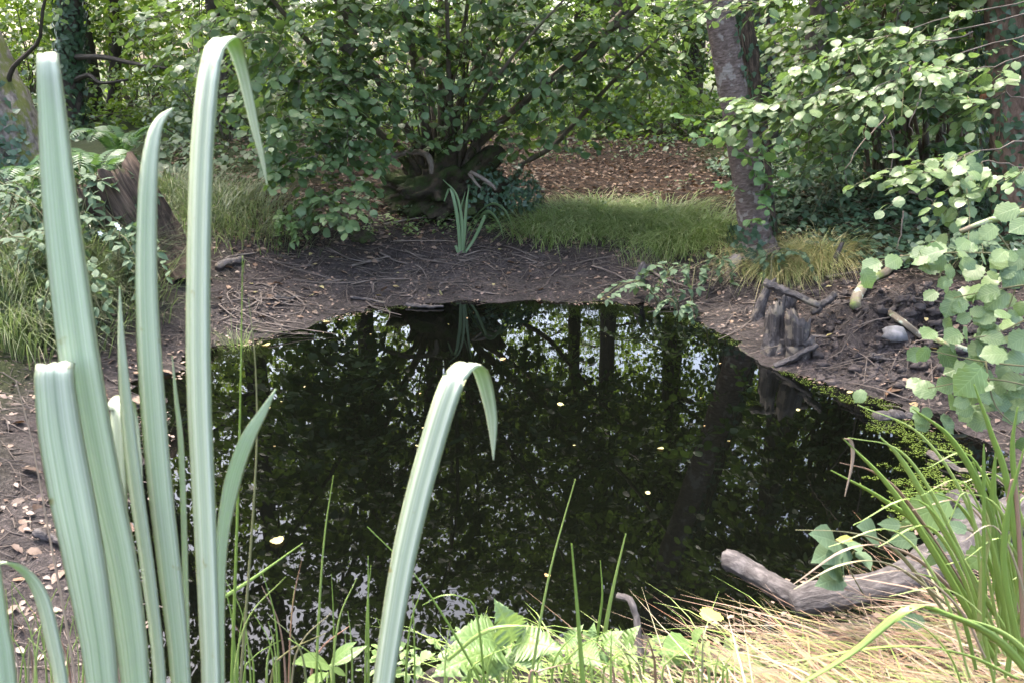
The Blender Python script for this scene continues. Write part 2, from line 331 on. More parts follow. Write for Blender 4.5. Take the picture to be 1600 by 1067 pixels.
def bark(name, cols, su, sv, bump=.6, moss=None, mossamt=.0, spots=None, rough=.85, dist=.012, obj=False):
    m, n, l, p = newmat(name)
    uv = n.new('ShaderNodeUVMap'); mp = n.new('ShaderNodeMapping'); mp.inputs['Scale'].default_value = (su, sv, 1); l.new(uv.outputs[0], mp.inputs[0])
    te = n.new('ShaderNodeTexNoise'); te.inputs['Scale'].default_value = 1; te.inputs['Detail'].default_value = 7; te.inputs['Roughness'].default_value = .65; te.inputs['Distortion'].default_value = .4; l.new(mp.outputs[0], te.inputs[0])
    k = len(cols); r = ramp(n, [(.28 + .44 * i / (k - 1), c) for i, c in enumerate(cols)]); l.new(te.outputs[0], r.inputs[0]); col = r.outputs[0]
    tc = n.new('ShaderNodeTexCoord')
    if obj: l.new(tc.outputs['Object'], te.inputs[0]); te.inputs['Scale'].default_value = su
    if spots:
        t2 = n.new('ShaderNodeTexNoise'); t2.inputs['Scale'].default_value = 14; t2.inputs['Detail'].default_value = 5; l.new(tc.outputs['Object'], t2.inputs[0])
        r2 = ramp(n, [(.54, (0, 0, 0)), (.60, (1, 1, 1))]); l.new(t2.outputs[0], r2.inputs[0])
        mc = n.new('ShaderNodeMix'); mc.data_type = 'RGBA'; l.new(r2.outputs[0], mc.inputs[0]); l.new(col, mc.inputs[6]); mc.inputs[7].default_value = (*spots, 1); col = mc.outputs[2]
    if moss:
        t3 = n.new('ShaderNodeTexNoise'); t3.inputs['Scale'].default_value = 7; t3.inputs['Detail'].default_value = 9; t3.inputs['Roughness'].default_value = .72; l.new(tc.outputs['Object'], t3.inputs[0])
        r3 = ramp(n, [(.62 - mossamt * .35, (0, 0, 0)), (.72 - mossamt * .35, (1, 1, 1))]); l.new(t3.outputs[0], r3.inputs[0])
        mc = n.new('ShaderNodeMix'); mc.data_type = 'RGBA'; l.new(r3.outputs[0], mc.inputs[0]); l.new(col, mc.inputs[6]); mc.inputs[7].default_value = (*moss, 1); col = mc.outputs[2]
    l.new(col, p.inputs['Base Color']); p.inputs['Roughness'].default_value = rough; p.inputs['Specular IOR Level'].default_value = .3
    bp = n.new('ShaderNodeBump'); bp.inputs['Strength'].default_value = bump; bp.inputs['Distance'].default_value = dist; l.new(te.outputs[0], bp.inputs['Height']); l.new(bp.outputs[0], p.inputs['Normal'])
    return m
M_ALDER = bark('alder bark', [(.045, .032, .028), (.12, .088, .078), (.21, .16, .145)], 26, 70, 1.0, spots=(.23, .20, .185))
M_DARKBARK = bark('dark bark', [(.02, .016, .013), (.05, .04, .032), (.09, .07, .055)], 26, 8, .8)
M_STEM = bark('hazel stem', [(.05, .04, .03), (.10, .08, .06), (.17, .14, .11)], 30, 10, .4, moss=(.05, .07, .02), mossamt=.25)
M_MOSSY = bark('mossy bark', [(.03, .024, .02), (.13, .11, .10), (.27, .24, .23)], 24, 12, 1.0, moss=(.09, .10, .025), mossamt=.45)
M_DEADBR = bark('bleached branch', [(.07, .05, .04), (.17, .135, .11), (.28, .235, .195)], 40, 14, .8)
M_LICHEN = bark('lichen branch', [(.10, .07, .05), (.22, .19, .14)], 40, 8, .5, spots=(.38, .42, .33), moss=(.16, .19, .06), mossamt=.3)
M_GREYLOG = bark('grey drift wood', [(.016, .013, .012), (.052, .045, .044), (.115, .103, .10)], 60, 30, 1.0, dist=.006)
M_WETWOOD = bark('wet dark wood', [(.014, .011, .01), (.05, .042, .04), (.125, .108, .102)], 60, 22, 1.0, (.045, .05, .02), .12, (.14, .115, .09), .6, .01)
M_OLDWOOD = bark('old brown stump wood', [(.010, .007, .005), (.062, .043, .031), (.16, .112, .082)], 60, 11.0, 1.0, (.05, .06, .02), .12, None, .9, dist=.02)
M_TWIG = bark('twig bark', [(.04, .03, .025), (.10, .08, .068), (.19, .16, .14)], 40, 8, .2)
M_TWIGG = bark('green twig', [(.07, .07, .035), (.13, .12, .06)], 40, 8, .2)
M_STOOL = bark('mossy stool', [(.012, .009, .006), (.042, .031, .02), (.085, .064, .04)], 9, 9, 1.0, moss=(.035, .05, .012), mossamt=.45, dist=.05, obj=True)

def ground_mat():
    m, n, l, p = newmat('woodland ground')
    at_ = n.new('ShaderNodeAttribute'); at_.attribute_name = 'zone'; sp = n.new('ShaderNodeSeparateColor'); l.new(at_.outputs['Color'], sp.inputs[0])
    tc = n.new('ShaderNodeTexCoord')
    def noi(s, d=6, ro=.6):
        t = n.new('ShaderNodeTexNoise'); t.inputs['Scale'].default_value = s; t.inputs['Detail'].default_value = d; t.inputs['Roughness'].default_value = ro; l.new(tc.outputs['Object'], t.inputs[0]); return t
    a = noi(9); b = noi(55, 4); c = noi(170, 3)
    mud = ramp(n, [(.36, (.016, .0125, .012)), (.5, (.042, .034, .032)), (.64, (.088, .071, .068))]); hm = n.new('ShaderNodeMath'); hm.operation = 'MULTIPLY_ADD'; l.new(b.outputs[0], hm.inputs[0]); hm.inputs[1].default_value = .6; hq = n.new('ShaderNodeMath'); hq.operation = 'MULTIPLY'; hq.inputs[1].default_value = .4; l.new(a.outputs[0], hq.inputs[0]); l.new(hq.outputs[0], hm.inputs[2]); l.new(hm.outputs[0], mud.inputs[0])
    vo = n.new('ShaderNodeTexVoronoi'); vo.inputs['Scale'].default_value = 26; l.new(tc.outputs['Object'], vo.inputs[0])
    sv = n.new('ShaderNodeSeparateColor'); l.new(vo.outputs['Color'], sv.inputs[0])
    lit = ramp(n, [(.0, (.012, .008, .006)), (.5, (.035, .022, .015)), (1, (.07, .043, .028))]); l.new(sv.outputs[0], lit.inputs[0])
    gre = ramp(n, [(.3, (.02, .026, .01)), (.6, (.04, .05, .016)), (.8, (.06, .06, .03))]); l.new(b.outputs[0], gre.inputs[0])
    def mix(f, x, y):
        q = n.new('ShaderNodeMix'); q.data_type = 'RGBA'; l.new(f, q.inputs[0]); l.new(x, q.inputs[6]); l.new(y, q.inputs[7]); return q.outputs[2]
    col = mix(sp.outputs[1], mud.outputs[0], lit.outputs[0]); col = mix(sp.outputs[2], col, gre.outputs[0])
    l.new(col, p.inputs['Base Color'])
    ro = n.new('ShaderNodeMapRange'); ro.inputs[3].default_value = .95; ro.inputs[4].default_value = .62; l.new(sp.outputs[0], ro.inputs[0]); l.new(ro.outputs[0], p.inputs['Roughness'])
    ad = n.new('ShaderNodeMath'); ad.operation = 'ADD'; l.new(b.outputs[0], ad.inputs[0]); l.new(c.outputs[0], ad.inputs[1])
    bp = n.new('ShaderNodeBump'); bp.inputs['Strength'].default_value = .9; bp.inputs['Distance'].default_value = .02; l.new(ad.outputs[0], bp.inputs['Height']); l.new(bp.outputs[0], p.inputs['Normal'])
    p.inputs['Specular IOR Level'].default_value = .22
    return m
M_GROUND = ground_mat()
def water_mat():
    m, n, l, p = newmat('dark pond water'); p.inputs['Base Color'].default_value = (.0012, .0014, .001, 1); p.inputs['Roughness'].default_value = .012; p.inputs['IOR'].default_value = 1.333
    tc = n.new('ShaderNodeTexCoord'); t = n.new('ShaderNodeTexNoise'); t.inputs['Scale'].default_value = 3.0; t.inputs['Detail'].default_value = 3; l.new(tc.outputs['Object'], t.inputs[0])
    bp = n.new('ShaderNodeBump'); bp.inputs['Strength'].default_value = .05; bp.inputs['Distance'].default_value = .01; l.new(t.outputs[0], bp.inputs['Height']); l.new(bp.outputs[0], p.inputs['Normal'])
    return m
M_WATER = water_mat()
def simple(name, col, rough=.8, scale=30, bump=.4, var=.5):
    m, n, l, p = newmat(name); tc = n.new('ShaderNodeTexCoord'); t = n.new('ShaderNodeTexNoise'); t.inputs['Scale'].default_value = scale; t.inputs['Detail'].default_value = 6; l.new(tc.outputs['Object'], t.inputs[0])
    r = ramp(n, [(.3, [c * (1 - var) for c in col]), (.7, [c * (1 + var * .6) for c in col])]); l.new(t.outputs[0], r.inputs[0]); l.new(r.outputs[0], p.inputs['Base Color']); p.inputs['Roughness'].default_value = rough
    bp = n.new('ShaderNodeBump'); bp.inputs['Strength'].default_value = bump; bp.inputs['Distance'].default_value = .01; l.new(t.outputs[0], bp.inputs['Height']); l.new(bp.outputs[0], p.inputs['Normal']); return m
M_STONE = simple('pale stone', (.14, .135, .14)); M_SOIL = simple('turned soil', (.045, .034, .031), .85, 45, 1.0)
M_BOARD = simple('orange brown board', (.34, .15, .07), .7, 20)
M_MEADOW = simple('sunny meadow grass', (.28, .30, .10), .8, 3, .3)
M_FLOWER = simple('white petals', (.75, .75, .7), .5, 10, .1, .1)

# ------------------------------------------------------------------ terrain
OUT_PX = [(258, 592), (330, 547), (420, 524), (500, 499), (600, 481), (700, 471), (830, 466), (950, 473), (1040, 488), (1100, 508), (1150, 532), (1200, 560),
          (1260, 584), (1330, 605), (1400, 634), (1460, 668), (1515, 705), (1520, 765), (1465, 825), (1390, 880), (1290, 925), (1200, 968), (1100, 995), (1000, 1012),
          (850, 1035), (650, 1080), (450, 1150), (300, 1150), (200, 1060), (190, 930), (215, 770), (238, 660)]
OUT = np.array([on(x, y)[:2] for x, y in OUT_PX])
def sdist(x, y):
    p = np.stack([np.ravel(x), np.ravel(y)], 1); best = np.full(len(p), 1e9); ins = np.zeros(len(p), bool)
    for i in range(len(OUT)):
        a = OUT[i]; b = OUT[(i + 1) % len(OUT)]; e = b - a; q = p - a; t = np.clip(q @ e / (e @ e), 0, 1)
        best = np.minimum(best, np.linalg.norm(q - t[:, None] * e, axis=1))
        c = ((a[1] > p[:, 1]) != (b[1] > p[:, 1])) & (p[:, 0] < (b[0] - a[0]) * (p[:, 1] - a[1]) / (b[1] - a[1] + 1e-12) + a[0]); ins ^= c
    return np.where(ins, -best, best)
_G = np.random.RandomState(3).rand(256, 256)
def vnoise(x, y):
    xi = np.floor(x).astype(int); yi = np.floor(y).astype(int); fx = x - xi; fy = y - yi; fx = fx * fx * (3 - 2 * fx); fy = fy * fy * (3 - 2 * fy)
    g = lambda a, b: _G[a % 256, b % 256]
    return (g(xi, yi) * (1 - fx) + g(xi + 1, yi) * fx) * (1 - fy) + (g(xi, yi + 1) * (1 - fx) + g(xi + 1, yi + 1) * fx) * fy - .5
def gauss(x, y, c, s): return np.exp(-((x - c[0]) ** 2 + (y - c[1]) ** 2) / (2 * s * s))
MOUND = [(on(1330, 500, .22)[:2], .22, .10), (on(1440, 470, .3)[:2], .25, .12), (on(1500, 520, .25)[:2], .25, .10)]
def Hh(x, y):
    x = np.asarray(x, float); y = np.asarray(y, float); sh = x.shape; x = x.ravel(); y = y.ravel()
    d = sdist(x, y)
    z = np.interp(d, [-3, -.5, -.15, 0, .25, .8, 1.7, 3, 5, 9, 30, 120, 600], [-.5, -.16, -.025, 0, .045, .15, .34, .50, .64, .80, 1.3, 3, 8])
    side = np.clip((x - 1.3) / 1.5, 0, 1) * np.clip((y - 2.4) / 1.2, 0, 1)          # the right bank is steeper
    z = z + side * np.interp(d, [0, .3, 1.2, 3, 8], [0, .06, .16, .16, .05])
    left = np.clip((-x - 1.0) / 1.2, 0, 1) * np.clip(y / 2, 0, 1); z = z + left * np.interp(d, [0, .3, 1, 3], [0, .03, .12, .1])
    near = np.clip((1.9 - y) / 1.0, 0, 1); z = z + near * np.interp(d, [0, .1, .4, 1.5], [0, .02, .03, -.05])
    k = np.clip((d + .22) / .35, 0, 1) * np.clip(1 - (np.hypot(x, y) - 12) / 10, .2, 1)
    z = z + k * (.10 * vnoise(x * .8 + 9, y * .8) + .05 * vnoise(x * 2.6, y * 2.6 + 4) + .035 * vnoise(x * 7, y * 7) + .030 * vnoise(x * 15, y * 15))
    for c, s, h in MOUND:
        g = gauss(x, y, c, s); z = z + g * (h + .16 * np.abs(vnoise(x * 13, y * 13)) + .10 * np.abs(vnoise(x * 29 + 7, y * 29)) - .05)
    return z.reshape(sh)
def gz(x, y): return float(Hh(np.array([x]), np.array([y]))[0])
def gp(px, py):
    d = ray(px, py); d = d / d[1]; ys = np.concatenate([np.arange(.6, 10, .02), np.arange(10, 60, .2)])
    P = CAM + d[None] * ys[:, None]; k = np.nonzero(P[:, 2] < Hh(P[:, 0], P[:, 1]))[0]
    return P[k[0]] if len(k) else P[-1]
def axis(lo, mid0, mid1, hi, fine, n):
    m = np.arange(mid0, mid1, fine); a = mid0 - np.geomspace(fine, mid0 - lo, n)[::-1]; b = mid1 + np.geomspace(fine, hi - mid1, n)
    return np.unique(np.concatenate([a, m, b]))
gx = axis(-600, -3.6, 3.8, 600, .036, 60); gy = axis(-300, .9, 8.2, 900, .036, 60)
XX, YY = np.meshgrid(gx, gy); ZZ = Hh(XX, YY); DD = sdist(XX, YY).reshape(XX.shape)
ny, nx = XX.shape; ii, jj = np.meshgrid(np.arange(ny - 1), np.arange(nx - 1), indexing='ij'); q = (ii * nx + jj).ravel()
gme = np_mesh('ground', np.stack([XX, YY, ZZ], -1).reshape(-1, 3), np.stack([q, q + 1, q + nx + 1, q + nx], 1), None, M_GROUND)
# zones: red wet mud, green leaf litter, blue soil under plants
wob = .5 * vnoise(XX * 1.7, YY * 1.7) + .3 * vnoise(XX * 6, YY * 6)
mud = np.clip(1 - (DD - .25 - .4 * wob) / .3, 0, 1)
litter = np.clip((DD - 1.15 + .6 * wob) / .5, 0, 1); litter = np.maximum(litter, .35 * np.clip((DD - .5) / .5, 0, 1))
green = np.clip((-XX - 1.7 + wob) / .5, 0, 1) * np.clip((DD - .35) / .3, 0, 1); green = np.maximum(green, np.clip((YY - 11 + wob) / 1.5, 0, 1)); green = np.maximum(green, np.clip((.9 - YY) / .4, 0, 1) * .6)
green = np.maximum(green, np.clip((XX - 1.9 + wob * .6) / .5, 0, 1) * np.clip((DD - 1.1) / .4, 0, 1))
ca = gme.color_attributes.new('zone', 'FLOAT_COLOR', 'POINT')
ca.data.foreach_set('color', np.stack([mud, litter, green, np.ones_like(mud)], -1).astype(np.float32).ravel())
g_o = bpy.data.objects.new('ground', gme); COL.objects.link(g_o); mark(g_o, 'black mud and brown leaf litter of the woodland floor', None, None, 'structure')
wv_ = np.array([[-3.2, .6, 0], [3.4, .6, 0], [3.4, 6.3, 0], [-3.2, 6.3, 0]])
w_o = bpy.data.objects.new('water', np_mesh('water', wv_, np.array([[0, 1, 2, 3]]), None, M_WATER)); COL.objects.link(w_o); mark(w_o, 'still black pond water mirroring the trees', None, None, 'structure')

# ------------------------------------------------------------------ generic plant builders
def bush_cloud(blobs, size, M, dens, seed, L=(.25, .6), droop=.25, out=.7):
    """sprays filling ellipsoids (centre, radii); returns leaf points, frames, twig starts and ends"""
    r = np.random.RandomState(seed); O, D = [], []
    for c, rad, k in blobs:
        n = max(1, int(k * dens)); u = nrm(r.randn(n, 3)); rr = r.uniform(.25, 1, (n, 1)) ** .5
        O.append(np.array(c) + u * rr * np.array(rad)); d = u * out + r.randn(n, 3) * .5; d[:, 2] = d[:, 2] * .35 - .05; D.append(d)
    O = np.concatenate(O); D = nrm(np.concatenate(D)); Ls = r.uniform(*L, len(O))
    P, Mx, E = spray(O, D, Ls, M, size, droop, r=r)
    return P, Mx, O, E
def ivy_on(P, r, n, size, seed, a0=0, a1=6.283, off=.02):
    rr = np.random.RandomState(seed); P = np.asarray(P); T = nrm(np.gradient(P, axis=0)); s = rr.uniform(0, len(P) - 1.001, n); i = s.astype(int); f = (s - i)[:, None]
    C = P[i] * (1 - f) + P[i + 1] * f; Rr = np.interp(s, np.arange(len(P)), np.broadcast_to(r, (len(P),)))[:, None]; t = T[i]
    X = nrm(np.cross(t, [0, 1, .01])); Y = np.cross(t, X); a = rr.uniform(a0, a1, n)[:, None]; nn = X * np.cos(a) + Y * np.sin(a)
    D = -t * .6 + rr.randn(n, 3) * .6; D -= nn * np.sum(D * nn, 1, keepdims=True)
    return C + nn * (Rr + rr.uniform(0, off, (n, 1))), frames(D, nn + rr.randn(n, 3) * .3, size * rr.uniform(.6, 1.2, n))

# ------------------------------------------------------------------ woodland trees that close the view (and stand in the reflection)
def make_tree(seed, height, crown_r, crown_lo, n_sprays, mat, label, leaf=.11, lean=(0, 0), trunk_r=.16):
    r = np.random.RandomState(seed); root = thing('woodland_tree', label, 'tree', (0, 0, 0), 'woodland trees beyond the pond')
    top = np.array([lean[0], lean[1], height]); tp = catmull([(0, 0, -.2), (lean[0] * .2 + r.randn() * .1, lean[1] * .2, height * .35), (lean[0] * .6, lean[1] * .6 + r.randn() * .1, height * .7), top], 18)
    child('trunk', np_mesh('trunk', *tube(tp, np.linspace(trunk_r, .03, 18), 9, .04, seed), M_DARKBARK), root)
    a = Acc(); blobs = []
    for k in range(16):
        f = r.uniform(.0, 1); h = crown_lo + (height * .95 - crown_lo) * f; b = np.array([np.interp(h, tp[:, 2], tp[:, 0]), np.interp(h, tp[:, 2], tp[:, 1]), h])
        th = k * 2.4 + r.randn() * .3; Lr = crown_r * (.55 + .5 * math.sin(math.pi * min(1, f * .8 + .2))) * r.uniform(.7, 1.1)
        e = b + np.array([math.cos(th) * Lr, math.sin(th) * Lr, r.uniform(-.1, .7) * Lr * .6]); mdl = (b + e) / 2 + np.array([0, 0, .12 * Lr])
        a.add(tube(catmull([b, mdl, e], 7), np.linspace(.055, .012, 7), 5))
        for s in (.45, .75, 1.0):
            c = b + (e - b) * s + r.randn(3) * .25; R0 = crown_r * .3 * r.uniform(.7, 1.2); blobs.append((c, (R0, R0, R0 * .62), 1))
    child('limbs', np_mesh('limbs', *a.geo(), M_DARKBARK), root, kind='stuff')
    P, Mx, O, E = bush_cloud(blobs, leaf, 9, n_sprays / len(blobs), seed + 1, (.3, .75))
    child('crown', np_mesh('crown', *cloud(TPL['hazel_low'], P, Mx), mat), root, kind='stuff')
    return root
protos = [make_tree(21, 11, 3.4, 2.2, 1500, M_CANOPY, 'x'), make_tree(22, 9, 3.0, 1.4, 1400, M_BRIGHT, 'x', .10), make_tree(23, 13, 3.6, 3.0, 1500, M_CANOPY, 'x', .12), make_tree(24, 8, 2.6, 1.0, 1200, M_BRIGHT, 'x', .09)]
TREES = [(0, -5.8, 11.5, 0), (2, -2.6, 13.5, 1), (0, 1.6, 12.8, 2), (2, 5.2, 11.5, 3), (1, -9.0, 14.0, 1), (3, -1.0, 17.0, 2), (1, 3.8, 17.5, .5), (3, 8.2, 15.0, 2.2),
         (2, 9.0, 9.5, 1.2), (0, -9.5, 8.0, 4), (1, -5.0, 18.5, 3), (0, 12.5, 14, 2), (3, -13, 17, 1), (2, 7.0, 5.5, .4), (2, -7.6, 3.5, 2.4), (0, 3.4, 9.5, 5), (3, -3.5, 10.5, 4.4),
         (2, 6.8, 1.8, 3), (0, -6.8, .3, 1), (1, 1.3, 15.8, .7), (3, 3.1, 14.6, 2), (0, 15, 20, 1), (1, -12, 24, 2), (3, 2, 24, 1), (1, 10, 26, 0), (3, -4, 27, 0)]  # trees beside the pond are added out of view to hold back sky light
DW = []
for _ in range(560):
    x = rng.uniform(-28, 30); DW.append((np.array([x, rng.uniform(21, 27), .7 + 12.5 * rng.rand() ** 1.3 + .7]), (1.6, 1.2, 1.0), 1))
P, Mx, O, E = bush_cloud(DW, .15, 9, 15, 77, (.5, 1.1))
solo('distant_wood', cloud(TPL['far'], P, Mx), M_BRIGHT, 'leafy wood edge closing the view far behind', None, kind='stuff')
LBL = {0: 'dark green tall tree', 1: 'yellow green leafy tree', 2: 'very tall dark tree', 3: 'small bright green tree'}
for n_, (k, x, y, a) in enumerate(TREES):
    t = protos[k] if not protos[k].get('used') else copy_tree(protos[k])
    if not protos[k].get('used'): protos[k]['used'] = 1
    t.location = (x, y, gz(x, y)); t.rotation_euler = (0, 0, a); s = rng.uniform(.9, 1.15); t.scale = (s, s, s)
    where = 'far left' if x < -8 else 'left' if x < -3.6 else 'middle' if x < 2.5 else 'right' if x < 7 else 'far right'
    dist = 'behind the viewer' if y < 0 else 'added out of view beside the pond' if y < 8 else 'just behind the hazel bushes' if y < 13 else 'deep in the wood' if y < 20 else 'at the far edge of the wood'
    t['label'] = f'{LBL[k]} {dist}, at the {where}'
for p_ in protos:
    if 'used' in p_: del p_['used']
for o in list(COL.objects):
    if 'used' in o: del o['used']

# ------------------------------------------------------------------ central hazel stool
ST = at(690, 325, 6.95); ST[2] = gz(ST[0], ST[1])
def lump_mesh(c, rad, seed, amp=.25, nu=26, nv=14, f=2.2):
    u = np.linspace(0, 2 * np.pi, nu + 1); v = np.linspace(-.35 * np.pi, .5 * np.pi, nv); V = []; 
    for b in v:
        for a in u:
            d = Vector((math.cos(a) * math.cos(b), math.sin(a) * math.cos(b), math.sin(b))); k = 1 + amp * (mnoise.noise(d * f + Vector((seed, 0, 0))) + .5 * mnoise.noise(d * f * 2.7 + Vector((0, seed, 0))))
            V.append([c[0] + d.x * rad[0] * k, c[1] + d.y * rad[1] * k, c[2] + d.z * rad[2] * k])
    V = np.array(V); m = nu + 1; i, j = np.meshgrid(np.arange(nv - 1), np.arange(nu), indexing='ij'); q = (i * m + j).ravel()
    U = np.stack([np.tile(u / 6.28, nv), np.repeat(v, m)], 1)
    return V, np.concatenate([np.stack([q, q + 1, q + m + 1], 1), np.stack([q, q + m + 1, q + m], 1)]), U
hz = thing('hazel_bush', 'big hazel with many stems on a mossy stool behind the pond', 'bush', ST)
child('stool', np_mesh('stool', *lump_mesh(ST + [0.02, 0, .10], (.46, .38, .36), 3, .7, 64, 34, 3.4), M_STOOL), hz)
STEMS = [([(672, 245, 6.9), (657, 150, 6.9), (640, 60, 6.8), (600, -80, 6.6), (560, -260, 6.3)], 9), ([(690, 245, 6.9), (690, 100, 7.0), (686, -60, 7.0), (670, -300, 7.1)], 7),
         ([(700, 245, 6.9), (722, 150, 6.9), (765, 70, 6.9), (830, -50, 6.8), (920, -250, 6.6)], 7), ([(720, 245, 6.9), (800, 175, 6.8), (900, 92, 6.7), (1010, 0, 6.5), (1120, -130, 6.3)], 7),
         ([(800, 262, 7.1), (860, 232, 7.0), (905, 185, 6.9), (965, 120, 6.8), (1030, 60, 6.6)], 5), ([(662, 245, 6.9), (605, 150, 6.8), (545, 40, 6.6), (480, -110, 6.3), (430, -300, 6.0)], 7),
         ([(655, 248, 6.8), (585, 200, 6.6), (515, 105, 6.3), (430, 5, 6.0), (330, -120, 5.8)], 6), ([(680, 245, 6.9), (668, 120, 7.1), (600, -60, 7.4), (560, -200, 7.6)], 5),
         ([(708, 245, 6.9), (706, 130, 6.8), (730, 10, 6.8), (735, -150, 6.7)], 5), ([(712, 245, 6.9), (760, 130, 7.1), (800, 40, 7.3), (840, -150, 7.6)], 5),
         ([(726, 250, 6.9), (840, 140, 7.2), (940, 50, 7.4), (1040, -60, 7.6)], 5), ([(695, 245, 6.8), (700, 180, 6.6), (700, 60, 6.3), (690, -60, 6.0), (640, -250, 5.6)], 5),
         ([(715, 250, 6.9), (735, 190, 6.5), (800, 90, 6.1), (900, -20, 5.8)], 4)]
for k, (pts, rp) in enumerate(STEMS):
    P = catmull([at(*p) for p in pts], 16); P[0][2] -= .15
    child('stem', np_mesh('stem', *tube(P, np.linspace(pxm(rp, P[0]), pxm(rp * .4, P[-1]), 16), 7, .04, k), M_STEM), hz)
for k in range(22):                      # thin rods in the heart of the stool
    x0 = rng.uniform(655, 745); P = catmull([at(x0, 250, 6.9), at(x0 + rng.uniform(-20, 20), 170, 6.8 + rng.randn() * .1), at(x0 + (x0 - 700) * .8 + rng.randn() * 15, rng.uniform(10, 90), 6.8 + rng.randn() * .3)], 8)
    child('rod', np_mesh('rod', *tube(P, np.linspace(.010, .004, 8), 5), M_STEM), hz)
child('branch', np_mesh('branch', *tube(catmull([at(572, 265, 6.45), at(600, 252, 6.45), at(630, 240, 6.5), at(658, 239, 6.55), at(672, 250, 6.5), at(674, 272, 6.45)], 18), np.array([.015] * 3 + [.023] * 10 + [.026, .026, .023, .02, .014]), 9, .06, 4), M_DEADBR), hz, label='pale bent dead branch')
child('root', np_mesh('root', *tube(catmull([at(735, 270, 6.5), at(752, 278, 6.45), at(770, 291, 6.4), at(774, 297, 6.4)], 8), np.linspace(.02, .011, 8), 8, .1, 2), M_DEADBR), hz, label='bleached root on the right of the stool')
child('root', np_mesh('root', *tube(catmull([at(733, 272, 6.48), at(745, 288, 6.4), at(752, 294, 6.4)], 6), np.linspace(.014, .008, 6), 6, .06, 2), M_DEADBR), hz)
HB = [(480, 50, 6.0, 125, 85, 60), (470, 170, 5.9, 95, 80, 48), (505, 262, 5.8, 62, 55, 26), (520, 325, 5.75, 46, 32, 12), (590, 70, 6.2, 100, 100, 50), (590, 190, 6.1, 55, 55, 16),
      (350, 40, 6.3, 110, 70, 34), (710, 30, 6.5, 130, 70, 44), (700, 140, 6.6, 90, 55, 22), (770, 225, 6.6, 110, 28, 16), (850, 60, 6.5, 130, 85, 52), (850, 175, 6.5, 110, 45, 26),
      (960, 40, 6.6, 110, 60, 40), (1040, 60, 6.7, 70, 70, 22), (930, 130, 6.5, 60, 40, 12), (620, 20, 7.6, 260, 80, 26), (900, 10, 7.6, 200, 70, 20), (420, 90, 7.2, 150, 120, 40), (400, 190, 6.9, 60, 60, 10),
      (560, -120, 6.0, 240, 120, 70), (800, -130, 6.4, 260, 120, 70), (380, -200, 5.8, 180, 120, 40), (700, -330, 6.2, 330, 130, 80), (1000, -180, 6.4, 160, 120, 40)]
blobs = []
for px, py, Y, rx, ry, n in HB:
    c = at(px, py, Y); blobs.append((c, (pxm(rx, c), .42 if Y < 7 else .6, pxm(ry, c)), n))
P, Mx, O, E = bush_cloud(blobs, .074, 10, 1.5, 41, (.2, .46), .3, .6)
def under(Q, m=0):
    x, y, d_ = proj(Q); lim = np.interp(x, [300, 400, 430, 480, 540, 580, 600, 640, 760, 790, 960, 1060], [150, 215, 330, 350, 372, 345, 262, 236, 240, 248, 238, 150]); return (y < lim + m) | (d_ > 7.2) & (y < 235)
k = under(P); P, Mx = P[k], Mx[k]; k = under(O, -8) & under(E, 2); O, E = O[k], E[k]
child('twigs', np_mesh('twigs', *twigs(O, E, .0035), M_TWIG), hz, kind='stuff')
leaf_objs(hz, 'hazel', P, Mx, M_HAZEL, 'leaf', 300, 'foliage', 'hazel_mid')
Pi, Mi = [], []
for k in range(500):
    d = nrm(np.array([rng.uniform(0, 1), rng.uniform(-1, .1), rng.uniform(-.1, .6)])); Pi.append(ST + [0.25, 0, .05] + d * [.62, .5, .38]); Mi.append(d)
Pi = np.array(Pi); Pi[:, 2] = np.maximum(Pi[:, 2], Hh(Pi[:, 0], Pi[:, 1]) + .02); Mi = np.array(Mi)
child('ivy', np_mesh('ivy', *cloud(TPL['ivy'], Pi, frames(rng.randn(500, 3) + [0, 0, -.6], Mi + rng.randn(500, 3) * .3, rng.uniform(.03, .055, 500))), M_IVY), hz, kind='stuff')

# ------------------------------------------------------------------ leaning tree at the right of the pond, its dead twin and sprouting leaves
TB = at(1180, 385, 5.5); TB[2] = gz(TB[0], TB[1])
tr = thing('leaning_tree', 'grey barked tree leaning left at the right of the pond with leafy shoots', 'tree', TB)
tp = catmull([TB + [0.03, 0, -.15], at(1180, 372, 5.5), at(1172, 320, 5.5), at(1158, 220, 5.48), at(1140, 110, 5.45), at(1122, 0, 5.4), at(1090, -180, 5.3), at(1030, -480, 5.0), at(960, -900, 4.6), at(880, -1700, 4.0)], 44)
tr_r = np.interp(np.linspace(0, 1, 44), [0, .06, .12, .2, .35, .6, 1], [.19, .165, .115, .102, .094, .085, .035])
child('trunk', np_mesh('trunk', *tube(tp, tr_r, 18, .035, 8, .12), M_ALDER), tr)
for k, (x, y, r0, h) in enumerate([(1150, 392, .06, .3), (1205, 385, .075, .42), (1190, 400, .06, .25)]):
    b = at(x, y, 5.38); b[2] = gz(b[0], b[1]); child('buttress', np_mesh('buttress', *tube(catmull([b + [0, 0, -.1], b + [0, 0, .06], (b + tp[4]) / 2 + [0, 0, .02], tp[6]], 9), np.linspace(r0 * 1.3, r0 * .6, 9), 8, .08, k), M_ALDER), tr)
dp = catmull([at(1196, 372, 5.75), at(1186, 260, 5.75), at(1172, 120, 5.75), at(1156, 0, 5.75), at(1130, -150, 5.7), at(1110, -260, 5.7)], 16)
child('dead_trunk', np_mesh('dead_trunk', *tube(dp, np.linspace(.075, .05, 16), 9, .12, 3, .3), M_OLDWOOD), tr, label='second dead brown trunk behind')
Pi, Mi = ivy_on(tp[:30], tr_r[:30] + .01, 200, .05, 5, 1.9, 3.6); P2, M2 = ivy_on(dp, .075, 300, .05, 6); P3, M3 = ivy_on(tp[:9], tr_r[:9] + .02, 160, .05, 7, -.6, 1.6, .05)
